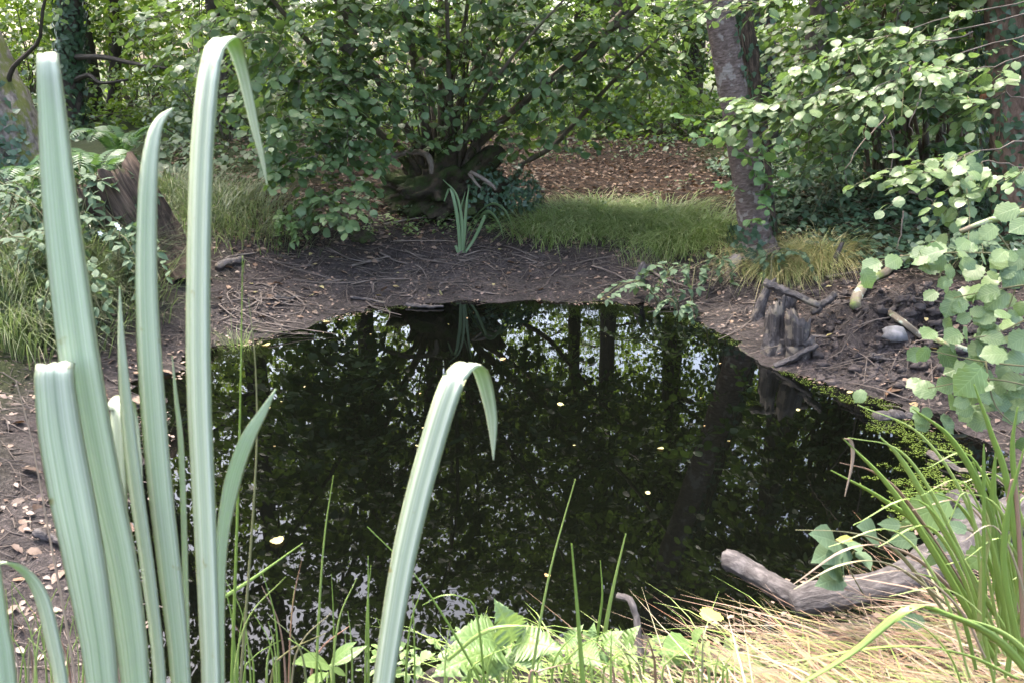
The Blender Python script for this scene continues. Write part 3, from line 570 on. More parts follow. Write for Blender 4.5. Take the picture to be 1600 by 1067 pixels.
child('ivy', np_mesh('ivy', *cloud(TPL['ivy'], np.vstack([Pi, P2, P3]), np.concatenate([Mi, M2, M3])), M_IVY), tr, kind='stuff')
SH = [((1165, 215), (1060, 165)), ((1150, 230), (1095, 205)), ((1175, 190), (1215, 150)), ((1170, 200), (1150, 145)), ((1180, 240), (1235, 215)), ((1165, 300), (1120, 280)), ((1180, 300), (1225, 290)), ((1185, 320), (1215, 262)),
      ((1178, 250), (1160, 235)), ((1185, 215), (1195, 250)), ((1170, 345), (1190, 338)), ((1190, 300), (1200, 320)), ((1175, 265), (1190, 275)), ((1150, 225), (1110, 185)), ((1180, 180), (1190, 130))]
Ps, Ms, Os, Es = [], [], [], []
for a_, b_ in SH:
    A = at(*a_, 5.33); B = at(*b_, 5.15 + rng.randn() * .06); P, M_, E = spray(A[None], (B - A)[None], np.linalg.norm(B - A) * 1.05, 10, .07, .12, jit=.55); Ps.append(P); Ms.append(M_); Os.append(A); Es.append(E[0])
child('shoots', np_mesh('shoots', *twigs(np.array(Os), np.array(Es), .004), M_TWIGG), tr, kind='stuff')
M_SHOOT = leaf_mat('shoot leaf', [(.075, .15, .045), (.10, .19, .055), (.085, .15, .07)], .32, (.25, .42, .05))
leaf_objs(tr, 'hazel', np.concatenate(Ps), np.concatenate(Ms), M_SHOOT, 'leaf', 300)
# its crown over the pond, out of frame but mirrored in the water
cb = [(np.array([p[0], p[1], p[2]]) + rng.randn(3) * [1.0, .9, .5], (.8, .8, .5), 1) for p in tp[34:44] for _ in range(5)]
P, Mx, O, E = bush_cloud(cb, .10, 8, 6, 55)
child('crown', np_mesh('crown', *cloud(TPL['hazel_low'], P, Mx), M_CANOPY), tr, kind='stuff')
ac = Acc()
for c, _, _ in cb[::3]:
    b = tp[36 + rng.randint(0, 7)]; ac.add(tube(catmull([b, (b + c) / 2 + [0, 0, .1], c], 6), np.linspace(.03, .008, 6), 5))
child('limbs', np_mesh('limbs', *ac.geo(), M_ALDER), tr, kind='stuff')

# ------------------------------------------------------------------ other trunks
def ivy_trunk(name, label, pts, rad, nivy, mat, ivsize=.06, seed=0, a0=0, a1=6.283):
    b = at(*pts[0]); b[2] = gz(b[0], b[1]); root = thing(name, label, 'tree', b)
    P = catmull([b - [0, 0, .2]] + [at(*p) for p in pts[1:]], 24); r = np.interp(np.linspace(0, 1, 24), np.linspace(0, 1, len(rad)), rad)
    child('trunk', np_mesh('trunk', *tube(P, r, 14, .05, seed, .15), mat), root)
    if nivy:
        q, m = ivy_on(P, r, nivy, ivsize, seed + 3, a0, a1, .06); child('ivy', np_mesh('ivy', *cloud(TPL['ivy'], q, m), M_IVY), root, kind='stuff')
    return root, P
lt, LP = ivy_trunk('old_tree', 'thick mossy leaning trunk at the left edge with ivy', [(75, 330, 6.3), (35, 260, 6.35), (0, 170, 6.4), (-50, 60, 6.5), (-120, -120, 6.7), (-180, -420, 6.9)], [.30, .26, .23, .21, .19, .16], 800, M_MOSSY, .06, 11, .3, 2.4)
cbl = [(np.array([-3.6, 5.0, 4.0]) + rng.randn(3) * [1.1, 1.0, .8], (.8, .8, .5), 1) for _ in range(34)]  # unseen crown, added with its limb to shade the left bank
P, Mx, O, E = bush_cloud(cbl, .10, 8, 7, 58); child('crown', np_mesh('crown', *cloud(TPL['hazel_low'], P, Mx), M_CANOPY), lt, kind='stuff')
child('limb', np_mesh('limb', *tube(catmull([LP[16], (LP[16] + np.array([-3.6, 5, 4.0])) / 2 + [0, 0, .3], np.array([-3.6, 5.0, 4.2]), np.array([-2.9, 4.4, 4.4])], 12), np.linspace(.08, .02, 12), 7, .08), M_DARKBARK), lt)
child('limb', np_mesh('limb', *tube(catmull([at(10, 150, 6.4), at(18, 110, 6.35), at(42, 85, 6.3), at(62, 60, 6.2), at(70, 0, 6.1), at(110, -120, 6)], 14), np.linspace(.02, .008, 14), 7, .08), M_DARKBARK), lt)
ivy_trunk('ivy_tree', 'dark upright trunk wrapped in ivy behind the leftmost tall iris blade', [(112, 210, 9.6), (110, 100, 9.6), (108, 0, 9.6), (100, -200, 9.6), (90, -600, 9.4)], [.125, .12, .115, .10, .07], 2000, M_DARKBARK, .075, 12)
rt, RP = ivy_trunk('ivy_tree', 'reddish trunk with ivy at the right edge behind the hazel leaves', [(1600, 395, 4.9), (1592, 280, 4.95), (1585, 150, 5.0), (1580, 0, 5.0), (1570, -250, 5.0), (1560, -700, 5.0)], [.17, .155, .145, .135, .12, .08], 2200, bark('red brown bark', [(.035, .022, .016), (.11, .07, .05), (.2, .14, .11)], 30, 8, .9), .05, 13)
ivy_trunk('ivy_tree', 'dim ivy clad trunk just right of the leaning tree', [(1192, 240, 9.0), (1190, 120, 9.0), (1188, 0, 9.0), (1185, -300, 9.0), (1180, -700, 9)], [.16, .15, .14, .12, .08], 1500, M_DARKBARK, .07, 14)
ivy_trunk('slim_tree', 'slim dark trunk in the bright leaves left of the hazel', [(175, 260, 12), (178, 150, 12), (180, 50, 12), (170, -100, 12), (165, -500, 12)], [.09, .085, .08, .07, .05], 0, M_DARKBARK, .07, 15)
ivy_trunk('slim_tree', 'slim dark trunk behind the hazel rods at the right', [(1330, 285, 8.5), (1325, 150, 8.5), (1322, 0, 8.5), (1320, -300, 8.5)], [.08, .075, .07, .05], 500, M_DARKBARK, .07, 16)
for k, (pts, r) in enumerate([([(120, 90, 9.5), (160, 90, 9.3), (210, 100, 9.2), (265, 108, 9.0)], .035), ([(118, 125, 9.5), (140, 118, 9.4), (158, 130, 9.3), (200, 125, 9.2)], .03)]):
    solo('dead_limb', tube(catmull([at(*p) for p in pts], 12), np.linspace(r, r * .4, 12), 7, .08, k), M_DARKBARK, ['long dark bare limb reaching right from the ivy trunk', 'short dark lower limb reaching right from the ivy trunk'][k], 'limb')

# ------------------------------------------------------------------ right hazel stool of many rods
M_ROD = bark('brown rod bark', [(.05, .033, .022), (.12, .085, .06), (.2, .155, .12)], 40, 10, .5)
RS = at(1430, 300, 6.6); RS[2] = gz(RS[0], RS[1])
rh = thing('hazel_thicket', 'dense thicket of upright brown hazel rods beyond the ivy at the right', 'bush', RS)
for k in range(46):
    x0 = rng.uniform(1345, 1515); yb = 300 + rng.uniform(-8, 12); P = catmull([at(x0, yb + 15, 6.5 + rng.uniform(-.3, .4)), at(x0 + rng.randn() * 10, 200, 6.4 + rng.randn() * .2), at(x0 + rng.randn() * 26, 60, 6.3 + rng.randn() * .3), at(x0 + rng.randn() * 60, rng.uniform(-200, -20), 6.1 + rng.randn() * .3)], 9)
    child('rod', np_mesh('rod', *tube(P, np.linspace(rng.uniform(.010, .024), .006, 9), 6, .03, k), M_ROD if k % 3 else M_STEM), rh)
blobs = []
for px, py, Y, rx, ry, n in [(1300, 120, 6.0, 70, 90, 30), (1290, 215, 6.0, 55, 40, 14), (1400, 60, 5.8, 130, 70, 60), (1520, 60, 5.6, 110, 80, 50), (1390, 150, 6.2, 90, 30, 10), (1440, 190, 6.0, 20, 60, 3), (1500, 110, 6.5, 80, 50, 16), (1260, 30, 6.5, 80, 60, 30), (1330, 215, 6.2, 40, 25, 5),
                             (1400, -120, 5.6, 240, 120, 80), (1600, -120, 5.2, 200, 140, 60), (1300, -300, 5.6, 240, 120, 60)]:
    c = at(px, py, Y); blobs.append((c, (pxm(rx, c), .45, pxm(ry, c)), n))
P, Mx, O, E = bush_cloud(blobs, .07, 10, 1.5, 61, (.2, .42), .3, .6)
child('twigs', np_mesh('twigs', *twigs(O, E, .0035), M_TWIG), rh, kind='stuff')
leaf_objs(rh, 'hazel', P, Mx, M_HAZEL, 'leaf', 200, 'foliage', 'hazel_mid')

# overhanging pale-leaved branch in front of it
ob = thing('overhanging_branch', 'long pale green leafy branch hanging in from the upper right corner', 'branch', at(1640, 20, 4.2))
BR = [[(1640, 10, 4.3), (1480, 60, 4.25), (1350, 125, 4.2), (1255, 165, 4.15), (1195, 172, 4.1)], [(1640, -10, 4.4), (1450, 25, 4.3), (1320, 65, 4.3), (1265, 90, 4.3)], [(1640, 85, 4.0), (1530, 100, 4.0), (1450, 95, 4.0)],
      [(1640, 150, 3.9), (1560, 150, 3.9), (1515, 155, 3.9)], [(1640, 215, 3.6), (1545, 226, 3.6), (1490, 238, 3.6), (1440, 260, 3.55)], [(1280, -20, 4.6), (1160, 8, 4.6), (1075, 2, 4.6)], [(1640, 260, 3.5), (1560, 262, 3.5), (1490, 292, 3.5)], [(1640, 40, 4.1), (1400, 130, 4.1), (1330, 150, 4.1)], [(1520, 50, 4.2), (1430, 95, 4.2), (1390, 150, 4.1)]]
Ps, Ms, Os, Es = [], [], [], []
NL = [42, 32, 20, 15, 13, 20, 9, 24, 12]
for b_, nl in zip(BR, NL):
    C = catmull([at(*p) for p in b_], 14); C[1:] += np.cumsum(rng.randn(13, 3) * .012, 0); child('twig', np_mesh('twig', *tube(C, np.linspace(.004, .0018, 14), 6, .04), M_TWIG), ob)
    s = rng.uniform(.25, .98, nl); s[:3] = (.97, .93, .88)
    i = (s * 13).astype(int); A = C[i]; D = nrm(np.gradient(C, axis=0))[i] + rng.randn(nl, 3) * [.5, .5, .22]; Ll = rng.uniform(.16, .34, nl)
    P, M_, E = spray(A, D, Ll, 7, .062, .22, jit=.35); Ps.append(P); Ms.append(M_); Os.append(A); Es.append(E)
child('twiglets', np_mesh('twiglets', *twigs(np.concatenate(Os), np.concatenate(Es), .0025), M_TWIGG), ob, kind='stuff')
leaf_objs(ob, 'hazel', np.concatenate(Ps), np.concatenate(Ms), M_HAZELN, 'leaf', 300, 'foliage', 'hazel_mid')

# near right branch, every leaf placed
nb = thing('hazel_branch', 'near leafy hazel branch hanging over the right bank, big pale leaves', 'branch', at(1640, 450, 2.6))
for k, b_ in enumerate([[(1640, 318, 2.62), (1590, 335, 2.6), (1545, 345, 2.6), (1500, 362, 2.62)], [(1640, 440, 2.5), (1560, 452, 2.52), (1490, 466, 2.6)], [(1640, 400, 2.6), (1500, 395, 2.62), (1400, 402, 2.65), (1325, 425, 2.7)], [(1640, 575, 2.4), (1540, 565, 2.45), (1440, 545, 2.5)],
                        [(1640, 610, 2.4), (1545, 592, 2.4), (1450, 606, 2.45)], [(1545, 345, 2.6), (1590, 420, 2.55), (1570, 500, 2.5)], [(1540, 565, 2.45), (1560, 640, 2.4), (1640, 700, 2.35)], [(1520, 415, 2.55), (1500, 390, 2.6)], [(1640, 480, 2.5), (1560, 520, 2.5), (1500, 530, 2.5)]]):
    C = catmull([at(*p) for p in b_], 12); child('twig', np_mesh('twig', *tube(C, np.linspace(.014 if k == 0 else .0035, .008 if k == 0 else .0015, 12), 7, .1 if k == 0 else .03), M_LICHEN if k == 0 else M_TWIGG), nb, label='lichen covered broken stub' if k == 0 else None)
LV = [(1330, 425, 45), (1365, 415, 42), (1395, 408, 40), (1425, 402, 45), (1458, 398, 45), (1500, 378, 35), (1545, 358, 40), (1580, 330, 48), (1597, 352, 44), (1520, 420, 45), (1550, 432, 42), (1580, 425, 52), (1602, 442, 50), (1500, 460, 56), (1530, 452, 50), (1560, 462, 50),
      (1590, 478, 50), (1455, 460, 32), (1485, 478, 27), (1520, 505, 45), (1550, 520, 45), (1585, 510, 45), (1500, 532, 45), (1530, 545, 55), (1505, 552, 50), (1440, 545, 36), (1470, 532, 30), (1560, 560, 50), (1592, 570, 55), (1480, 600, 40), (1450, 606, 36), (1505, 620, 40),
      (1540, 592, 45), (1560, 602, 45), (1580, 620, 45), (1525, 640, 40), (1545, 646, 36), (1605, 600, 50), (1572, 650, 40), (1592, 662, 40), (1485, 630, 27), (1510, 640, 36), (1342, 612, 30), (1600, 540, 55), (1555, 490, 45), (1470, 395, 40), (1520, 395, 34), (1480, 440, 30), (1600, 395, 50), (1560, 395, 36), (1445, 410, 34), (1590, 685, 36), (1430, 640, 20)]
LV += [(rng.uniform(1430, 1600), rng.uniform(395, 660), rng.uniform(26, 50)) for _ in range(75)]
Pn, Mn = [], []
for x, y, s in LV:
    p = at(x + s * .35, y - s * .15, 2.55 + rng.randn() * .07); d = np.array([-1, rng.uniform(-.7, .2), rng.uniform(-.75, -.1)]) + rng.randn(3) * .35
    if rng.rand() < .3: d[0] *= -.5
    nn = np.array([rng.randn() * .3, -.75 + rng.randn() * .3, .8]); Pn.append(p); Mn.append(frames(d[None], nn[None], np.array([pxm(s, p) * .78]))[0])
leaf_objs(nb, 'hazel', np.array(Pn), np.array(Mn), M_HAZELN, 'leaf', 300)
yl = [(1472, 380, 40, 2.6), (1538, 568, 60, 2.35)]
for x, y, s, Y in yl:
    p = at(x, y, Y); leaf_objs(nb, 'hazel', p[None], frames(np.array([[-.6, -.3, -.6]]), np.array([[.2, -.9, .5]]), np.array([pxm(s, p)])), M_NETTLE, 'leaf', 1)

# hanging dead twigs at the right
for k, (pts, r, lab) in enumerate([([(1425, 95, 4.6), (1405, 150, 4.55), (1375, 195, 4.5), (1345, 225, 4.5), (1320, 265, 4.5)], .006, 'pale dead twig slanting down left under the overhanging branch'), ([(1375, 165, 5.2), (1392, 205, 5.2), (1396, 250, 5.2), (1390, 275, 5.2), (1410, 298, 5.2)], .006, 'crooked dead twig hanging in front of the hazel rods'),
                                   ([(1445, 90, 5), (1435, 160, 5), (1422, 195, 5), (1432, 220, 5)], .005, 'thin dead twig hanging beside the hazel rods, upper middle'), ([(1470, 195, 6), (1478, 250, 5.9), (1488, 310, 5.8)], .014, 'thick pale dead stick leaning on the thicket near the fern'),
                                   ([(1420, 300, 5.6), (1445, 308, 5.6), (1460, 318, 5.55)], .010, 'forked dead stick lying on the ivy'), ([(1412, 330, 4.9), (1408, 360, 4.9), (1402, 392, 4.9)], .006, 'small upright dead twig standing in the ivy'), ([(1270, 175, 6), (1265, 210, 6), (1262, 245, 6)], .004, 'fine dead twig hanging right of the leaning tree')]):
    C = catmull([at(*p) for p in pts], 14); C[1:-1] += rng.randn(12, 3) * r * .6
    o = solo('dead_twig', tube(C, np.linspace(r, r * .4, 14), 6, .08, k), M_DEADBR, lab, 'twig', group='dead twigs hanging at the right')

# orange board on the right trunk
c = at(1548, 140, 5.05); bx = np.array([[x, y, z] for x in (-.045, .045) for y in (-.012, .012) for z in (-.06, .06)]); bx[:, 0] += bx[:, 2] * .25
bq = np.array([[0, 1, 3, 2], [4, 6, 7, 5], [0, 4, 5, 1], [2, 3, 7, 6], [0, 2, 6, 4], [1, 5, 7, 3]]); bf = np.concatenate([bq[:, :3], bq[:, [0, 2, 3]]])
bb = thing('wooden_board', 'small orange brown board with a perch stick beside the right trunk', 'board', c)
child('panel', np_mesh('panel', c + bx, bf, np.zeros((8, 2)), M_BOARD, False), bb)
child('stick', np_mesh('stick', *tube(catmull([at(1512, 163, 5.0), at(1540, 158, 5.0), at(1565, 155, 5.05)], 6), .008, 6), M_BOARD), bb)

# ------------------------------------------------------------------ background shrubs and ferns
def shrub(label, px, py, Y, rx, ry, n, mat, leaf=.08, seed=0, tpl='hazel_low', group='shrubs in the background'):
    b = at(px, py, Y); b[2] = gz(b[0], b[1]); c = at(px, py, Y); root = thing('shrub', label, 'shrub', b, group); r = np.random.RandomState(seed)
    bl = [(c + r.randn(3) * [pxm(rx, c) * .55, .4, pxm(ry, c) * .4], (pxm(rx, c) * .5, .5, pxm(ry, c) * .45), n / 7) for _ in range(7)]
    P, M_, O, E = bush_cloud(bl, leaf, 8, 1, seed, (.2, .5), .2); k = P[:, 2] > Hh(P[:, 0], P[:, 1]) + .01; P, M_ = P[k], M_[k]
    child('foliage', np_mesh('foliage', *cloud(TPL[tpl], P, M_), mat), root, kind='stuff')
    a = Acc()
    for _ in range(9):
        e = c + r.randn(3) * [pxm(rx, c) * .5, .3, pxm(ry, c) * .4]; a.add(tube(catmull([b + r.randn(3) * [.1, .1, 0] - [0, 0, .1], (b + e) / 2 + r.randn(3) * .06, e], 6), np.linspace(.018, .005, 6), 5))
    child('stems', np_mesh('stems', *a.geo(), M_STEM), root, kind='stuff')
SHR = [('yellow green bramble shrub in the sunlit gap left of the leaning tree', 1040, 160, 11, 110, 55, 170, M_BRIGHT), ('bright leafy shrub between hazel and gap', 930, 165, 11.5, 90, 50, 130, M_BRIGHT), ('low green shrub under the bright gap', 1080, 205, 10.5, 80, 28, 80, M_GREY),
       ('bushy grey green shrub left of the hazel curtain', 340, 170, 9.5, 80, 70, 150, M_GREY), ('dense shrub behind the tall left iris blades', 250, 150, 11, 100, 70, 170, M_BRIGHT), ('leafy shrub at the far left behind the old trunk', 50, 170, 9.5, 80, 70, 130, M_GREY),
       ('shrub in the shade behind the left stump', 300, 235, 8.5, 80, 40, 100, M_GREY), ('yellow green shrub behind the hazel stems', 660, 170, 11.5, 130, 60, 170, M_BRIGHT), ('shrub behind the right side of the hazel', 800, 160, 12, 120, 70, 170, M_BRIGHT), ('shaded shrub right of the leaning tree', 1270, 200, 8.0, 70, 60, 120, M_HAZEL),
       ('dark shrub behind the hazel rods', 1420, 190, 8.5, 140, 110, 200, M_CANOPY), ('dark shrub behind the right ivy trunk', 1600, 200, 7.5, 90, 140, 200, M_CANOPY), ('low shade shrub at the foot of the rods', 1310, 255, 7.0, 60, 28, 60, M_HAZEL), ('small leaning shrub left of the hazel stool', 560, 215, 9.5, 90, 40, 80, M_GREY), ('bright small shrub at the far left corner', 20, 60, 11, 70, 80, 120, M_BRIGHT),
       ('tall lit shrub top left between trunks', 200, 40, 13, 130, 70, 170, M_BRIGHT), ('tall lit shrub above the left stump', 330, 60, 12, 110, 70, 150, M_BRIGHT)]
TALL = [(60, 10, 12.2), (170, 60, 12.8), (290, 0, 12.6), (-20, 40, 13.5), (110, 90, 14.5), (230, 20, 15), (330, 110, 13), (440, 40, 14), (560, 110, 13.5), (660, 30, 15.5), (760, 100, 14), (860, 20, 15.5), (1010, 30, 15), (1090, 90, 13), (1180, 20, 13), (1270, 90, 12), (1350, 20, 14), (1480, 80, 12.5), (1600, 30, 12)]
for k, (px, py, Y) in enumerate(TALL):
    shrub('tall ' + ('dark' if k % 2 else 'sun-tinted') + ' leafy bush in the back row, ' + ['left of the ivy trunk', 'around the slim trunk', 'above the left grass clumps', 'at the left edge', 'behind the ivy trunk', 'right of the slim trunk', 'behind the left iris tips', 'left behind the hazel', 'behind the left hazel stems', 'behind the middle of the hazel', 'behind the hazel, right of its stems', 'behind the right hazel branches', 'left of the bright gap', 'in the bright gap', 'behind the leaning tree', 'right of the leaning tree', 'behind the hazel rods', 'behind the overhanging branch', 'behind the right trunk'][k], px, py, Y, 130, 130, 230, M_CANOPY if k % 2 else M_BRIGHT, .085, 300 + k, group='tall bushes in the back row')
for k, s in enumerate(SHR): shrub(*s, leaf=.075, seed=100 + k)
def fern(label, px, py, Y, n, L, seed):
    r = np.random.RandomState(seed); b = at(px, py, Y); b[2] = gz(b[0], b[1]); root = thing('fern', label, 'fern', b, 'ferns on the banks')
    for k in range(n):
        th = k * 6.283 / n + r.randn() * .25; h = np.array([math.cos(th), math.sin(th), 0]); Lk = L * r.uniform(.75, 1.1)
        C = catmull([b, b + h * Lk * .25 + [0, 0, Lk * .5], b + h * Lk * .6 + [0, 0, Lk * .68], b + h * Lk * .95 + [0, 0, Lk * .5]], 26); T = nrm(np.gradient(C, axis=0)); S = nrm(np.cross(T, [0, 0, 1]))
        a = Acc(); a.add(tube(C[::3], np.linspace(.004, .0015, len(C[::3])), 4)); ln = Lk * .24 * np.sin(np.linspace(.25, 1, 22) * math.pi) ** .8 + .01
        for sg in (-1, 1): a.add(cloud(TPL['pinna'], C[4:], frames(S[4:] * sg + T[4:] * .45, np.cross(S, T)[4:] + r.randn(22, 3) * .1, ln)))
        child('frond', np_mesh('frond', *a.geo(), M_FERN), root)
fern('green fern in the ivy left of the right trunk', 1522, 300, 5.6, 9, .55, 1); fern('fern among brambles above the left stump', 140, 262, 6.2, 9, .5, 2); fern('fern at the foot of the old left trunk', 60, 300, 5.9, 7, .45, 3); fern('small fern left of the hazel curtain', 190, 245, 7.6, 8, .5, 4)

# ------------------------------------------------------------------ ground cover
def scatter(pxr, pyr, n, test=None):
    out = []
    x = rng.uniform(*pxr, n * 3); y = rng.uniform(*pyr, n * 3)
    for a, b in zip(x, y):
        if test and not test(a, b): continue
        out.append((a, b))
        if len(out) >= n: break
    d = np.array([ray(a, b) for a, b in out]); z = np.full(len(d), .3)
    for _ in range(14):
        t = (z - CH) / d[:, 2]; P = CAM + d * t[:, None]; z = z * .5 + .5 * Hh(P[:, 0], P[:, 1])
    P = CAM + d * ((z - CH) / d[:, 2])[:, None]; P[:, 2] = Hh(P[:, 0], P[:, 1]); return P[(P[:, 1] > .5) & (P[:, 1] < 16)]
def world_scatter(x0, x1, y0, y1, n, dmin=.1, f=None):
    x = rng.uniform(x0, x1, n); y = rng.uniform(y0, y1, n); d = sdist(x, y); k = d > dmin
    if f is not None: k &= f(x, y, d)
    x, y = x[k], y[k]; return np.stack([x, y, Hh(x, y)], 1)
# ivy carpet on the right bank
P = world_scatter(1.75, 6.0, 4.4, 8.2, 17000, .95, lambda x, y, d: (x > 1.9 + .3 * vnoise(x * 2, y * 2)) & (x - 2.0 > (5.4 - y) * .55))
P[:, 2] += rng.uniform(.01, .10, len(P)); n = len(P)
o = solo('ivy_carpet', cloud(TPL['ivy'], P, frames(rng.randn(n, 3) * [1, 1, .3] + [0, -.3, -.2], rng.randn(n, 3) * .35 + [0, -.25, 1], rng.uniform(.035, .07, n))), M_IVY, 'dark ivy carpet covering the right bank', None, kind='stuff')
# leaf litter
P = world_scatter(-3.5, 4.5, 5.4, 11.5, 15000, .95); P[:, 2] += rng.uniform(.0, .02, len(P)); n = len(P)
solo('leaf_litter', cloud(TPL['oval_low'], P, frames(rng.randn(n, 3) * [1, 1, .15], rng.randn(n, 3) * .4 + [0, 0, 1], rng.uniform(.025, .06, n))), M_LITTER, 'brown leaf litter on the slope behind the pond', None, kind='stuff')
P = world_scatter(-3.2, 4.0, 1.0, 6.6, 24000, .02); P[:, 2] += rng.uniform(.0, .012, len(P)); n = len(P)
solo('mud_litter', cloud(TPL['oval_low'], P, frames(rng.randn(n, 3) * [1, 1, .15], rng.randn(n, 3) * .35 + [0, 0, 1], rng.uniform(.010, .036, n))), M_SCRAP, 'small rotting brown leaf scraps on the black mud', None, kind='stuff')
P = world_scatter(-1.5, 4.5, 6.6, 10.5, 700, 1.5, lambda x, y, d: vnoise(x * 1.6 + 3, y * 1.6) > .12); n = len(P); Q = np.repeat(P, 5, 0) + rng.randn(n * 5, 3) * [.05, .05, 0] + np.array([0, 0, 1]) * rng.uniform(.01, .12, (n * 5, 1)); m5 = len(Q)
solo('slope_weeds', cloud(TPL['oval_low'], Q, frames(rng.randn(m5, 3) * [1, 1, .3], rng.randn(m5, 3) * .35 + [0, 0, 1], rng.uniform(.03, .06, m5))), M_GREY, 'scattered low weeds on the brown slope', None, kind='stuff')
# twiglet stuff on the mud
P = world_scatter(-3.2, 4.0, 1.2, 6.8, 9000, .0); n = len(P); a = rng.uniform(0, 6.28, n); L = rng.uniform(.04, .22, n); Q = P + np.stack([np.cos(a) * L, np.sin(a) * L, np.zeros(n)], 1); Q[:, 2] = Hh(Q[:, 0], Q[:, 1]) + .006; P[:, 2] += .006
solo('twig_litter', twigs(P, Q, rng.uniform(.0012, .0035, n)), M_TWIG, 'fine broken twigs strewn over the mud bank', None, kind='stuff')
# scraps and twigs floating along the water line
t_ = rng.uniform(0, 1, 5000); th_ = rng.uniform(-2.6, 2.2, 5000); x = rng.uniform(-2.6, 3.2, 60000); y = rng.uniform(1.4, 5.6, 60000); d = sdist(x, y); k = (np.abs(d + .03) < .16 * np.maximum(0, vnoise(x * 5, y * 5) + .12)) & (rng.rand(60000) < .6); P = np.stack([x[k], y[k], np.maximum(Hh(x[k], y[k]), .0) + .004], 1)[:2600]; n = len(P)
solo('shore_litter', cloud(TPL['oval_low'], P, frames(rng.randn(n, 3) * [1, 1, .02], rng.randn(n, 3) * .08 + [0, 0, 1], rng.uniform(.008, .03, n))), M_SCRAP, 'leaf scraps washed up along the water line', None, kind='stuff')
# clods of turned soil at the right
a = Acc()
for k in range(900):
    p = gp(rng.uniform(1270, 1590), rng.uniform(445, 610)); s = .004 + .024 * rng.rand() ** 3; a.add(lump_mesh(p + [0, 0, s * .1], (s * rng.uniform(.9, 1.6), s * rng.uniform(.8, 1.3), s * .8), k * 1.7, 1.1, 9, 6, 3.2))
solo('soil_clods', a.geo(), M_SOIL, 'crumbled dark soil clods dug up on the right bank', None, kind='stuff', smooth=False)
def WHERE(p):
    x, y, _ = proj(np.asarray(p)[None]); return ('front ' if y[0] > 435 else 'back ') + ('left end' if x[0] < 520 else 'left half' if x[0] < 700 else 'middle' if x[0] < 860 else 'right half' if x[0] < 1030 else 'right end') + ' of the far mud bank'
# countable fallen leaves
def fallen(name, pts, mat, size, label, group, tid='oval', z=.006, cat='leaf', tilt=.35):
    tm = TPL[tid]
    for k, p in enumerate(pts):
        key = (tid, k % len(tm), mat.name)
        if key not in LEAFMESH: LEAFMESH[key] = np_mesh('leaf', *tm[k % len(tm)], mat)
        o = bpy.data.objects.new(name, LEAFMESH[key]); COL.objects.link(o); m = frames(rng.randn(1, 3) * [1, 1, .1], rng.randn(1, 3) * tilt + [0, 0, 1], np.array([size * rng.uniform(.6, 1.25)]))[0]
        o.matrix_basis = Matrix([[*m[0], p[0]], [*m[1], p[1]], [*m[2], p[2] + z], [0, 0, 0, 1]]); mark(o, label + WHERE(p) if label.endswith(' on the ') else label, cat, group)
P = scatter((340, 1130), (385, 500), 150); P = P[sdist(P[:, 0], P[:, 1]) > .05]
fallen('fallen_leaf', P[:90], M_LITTER, .06, 'small brown fallen leaf on the ', 'brown fallen leaves on the far mud bank')
fallen('fallen_leaf', P[90:125], M_PALELF, .045, 'small yellowish fallen leaf on the ', 'yellow fallen leaves on the far mud bank')
P = scatter((1120, 1560), (440, 640), 90); P = P[sdist(P[:, 0], P[:, 1]) > .05]
fallen('fallen_leaf', P[:45], M_LITTER, .06, 'brown fallen leaf on the dug soil of the right bank', 'brown fallen leaves on the right bank')
fallen('fallen_leaf', P[45:60], M_PALELF, .045, 'pale yellow fallen leaf on the dug soil of the right bank', 'yellow fallen leaves on the right bank')
P = scatter((0, 250), (560, 960), 60); P = P[sdist(P[:, 0], P[:, 1]) > .03]
fallen('fallen_leaf', P[:50], M_LITTER, .065, 'brown fallen leaf on the mud behind the iris blades', 'brown fallen leaves on the left mud')
# floating leaves
for (x, y, s), lab in zip([(1010, 768, .032), (1037, 703, .03), (852, 902, .03), (438, 852, .045), (871, 630, .04), (1332, 612, .05), (790, 560, .03), (505, 505, .05), (420, 541, .06), (1250, 640, .03)],
                          ['pale leaf floating alone in the middle of the pond', 'small yellow leaf floating above the middle of the pond', 'brown round leaf floating near the front of the pond', 'white leaf floating beside the iris blades', 'pale leaf floating between the bent iris tip and the far bank', 'pale leaf floating at the right edge by the duckweed', 'tiny leaf floating under the far iris', 'leaf floating by the far left shore', 'pale leaf at the left corner of the shore', 'tiny leaf floating by the broken stumps']):
    fallen('floating_leaf', [on(x, y)], M_PALELF, s, lab, None, 'hazel', .004, tilt=.06)
P = np.array([on(x, y) for x, y in zip(rng.uniform(420, 1200, 150), rng.uniform(470, 700, 150))]); P = P[(sdist(P[:, 0], P[:, 1]) < -.02) & (sdist(P[:, 0], P[:, 1]) > -1.2)]
fallen('floating_leaf', P[:26], M_PALELF, .016, 'tiny pale leaf fleck floating on the dark water', 'tiny leaf flecks on the water', 'oval', .004, tilt=.06)
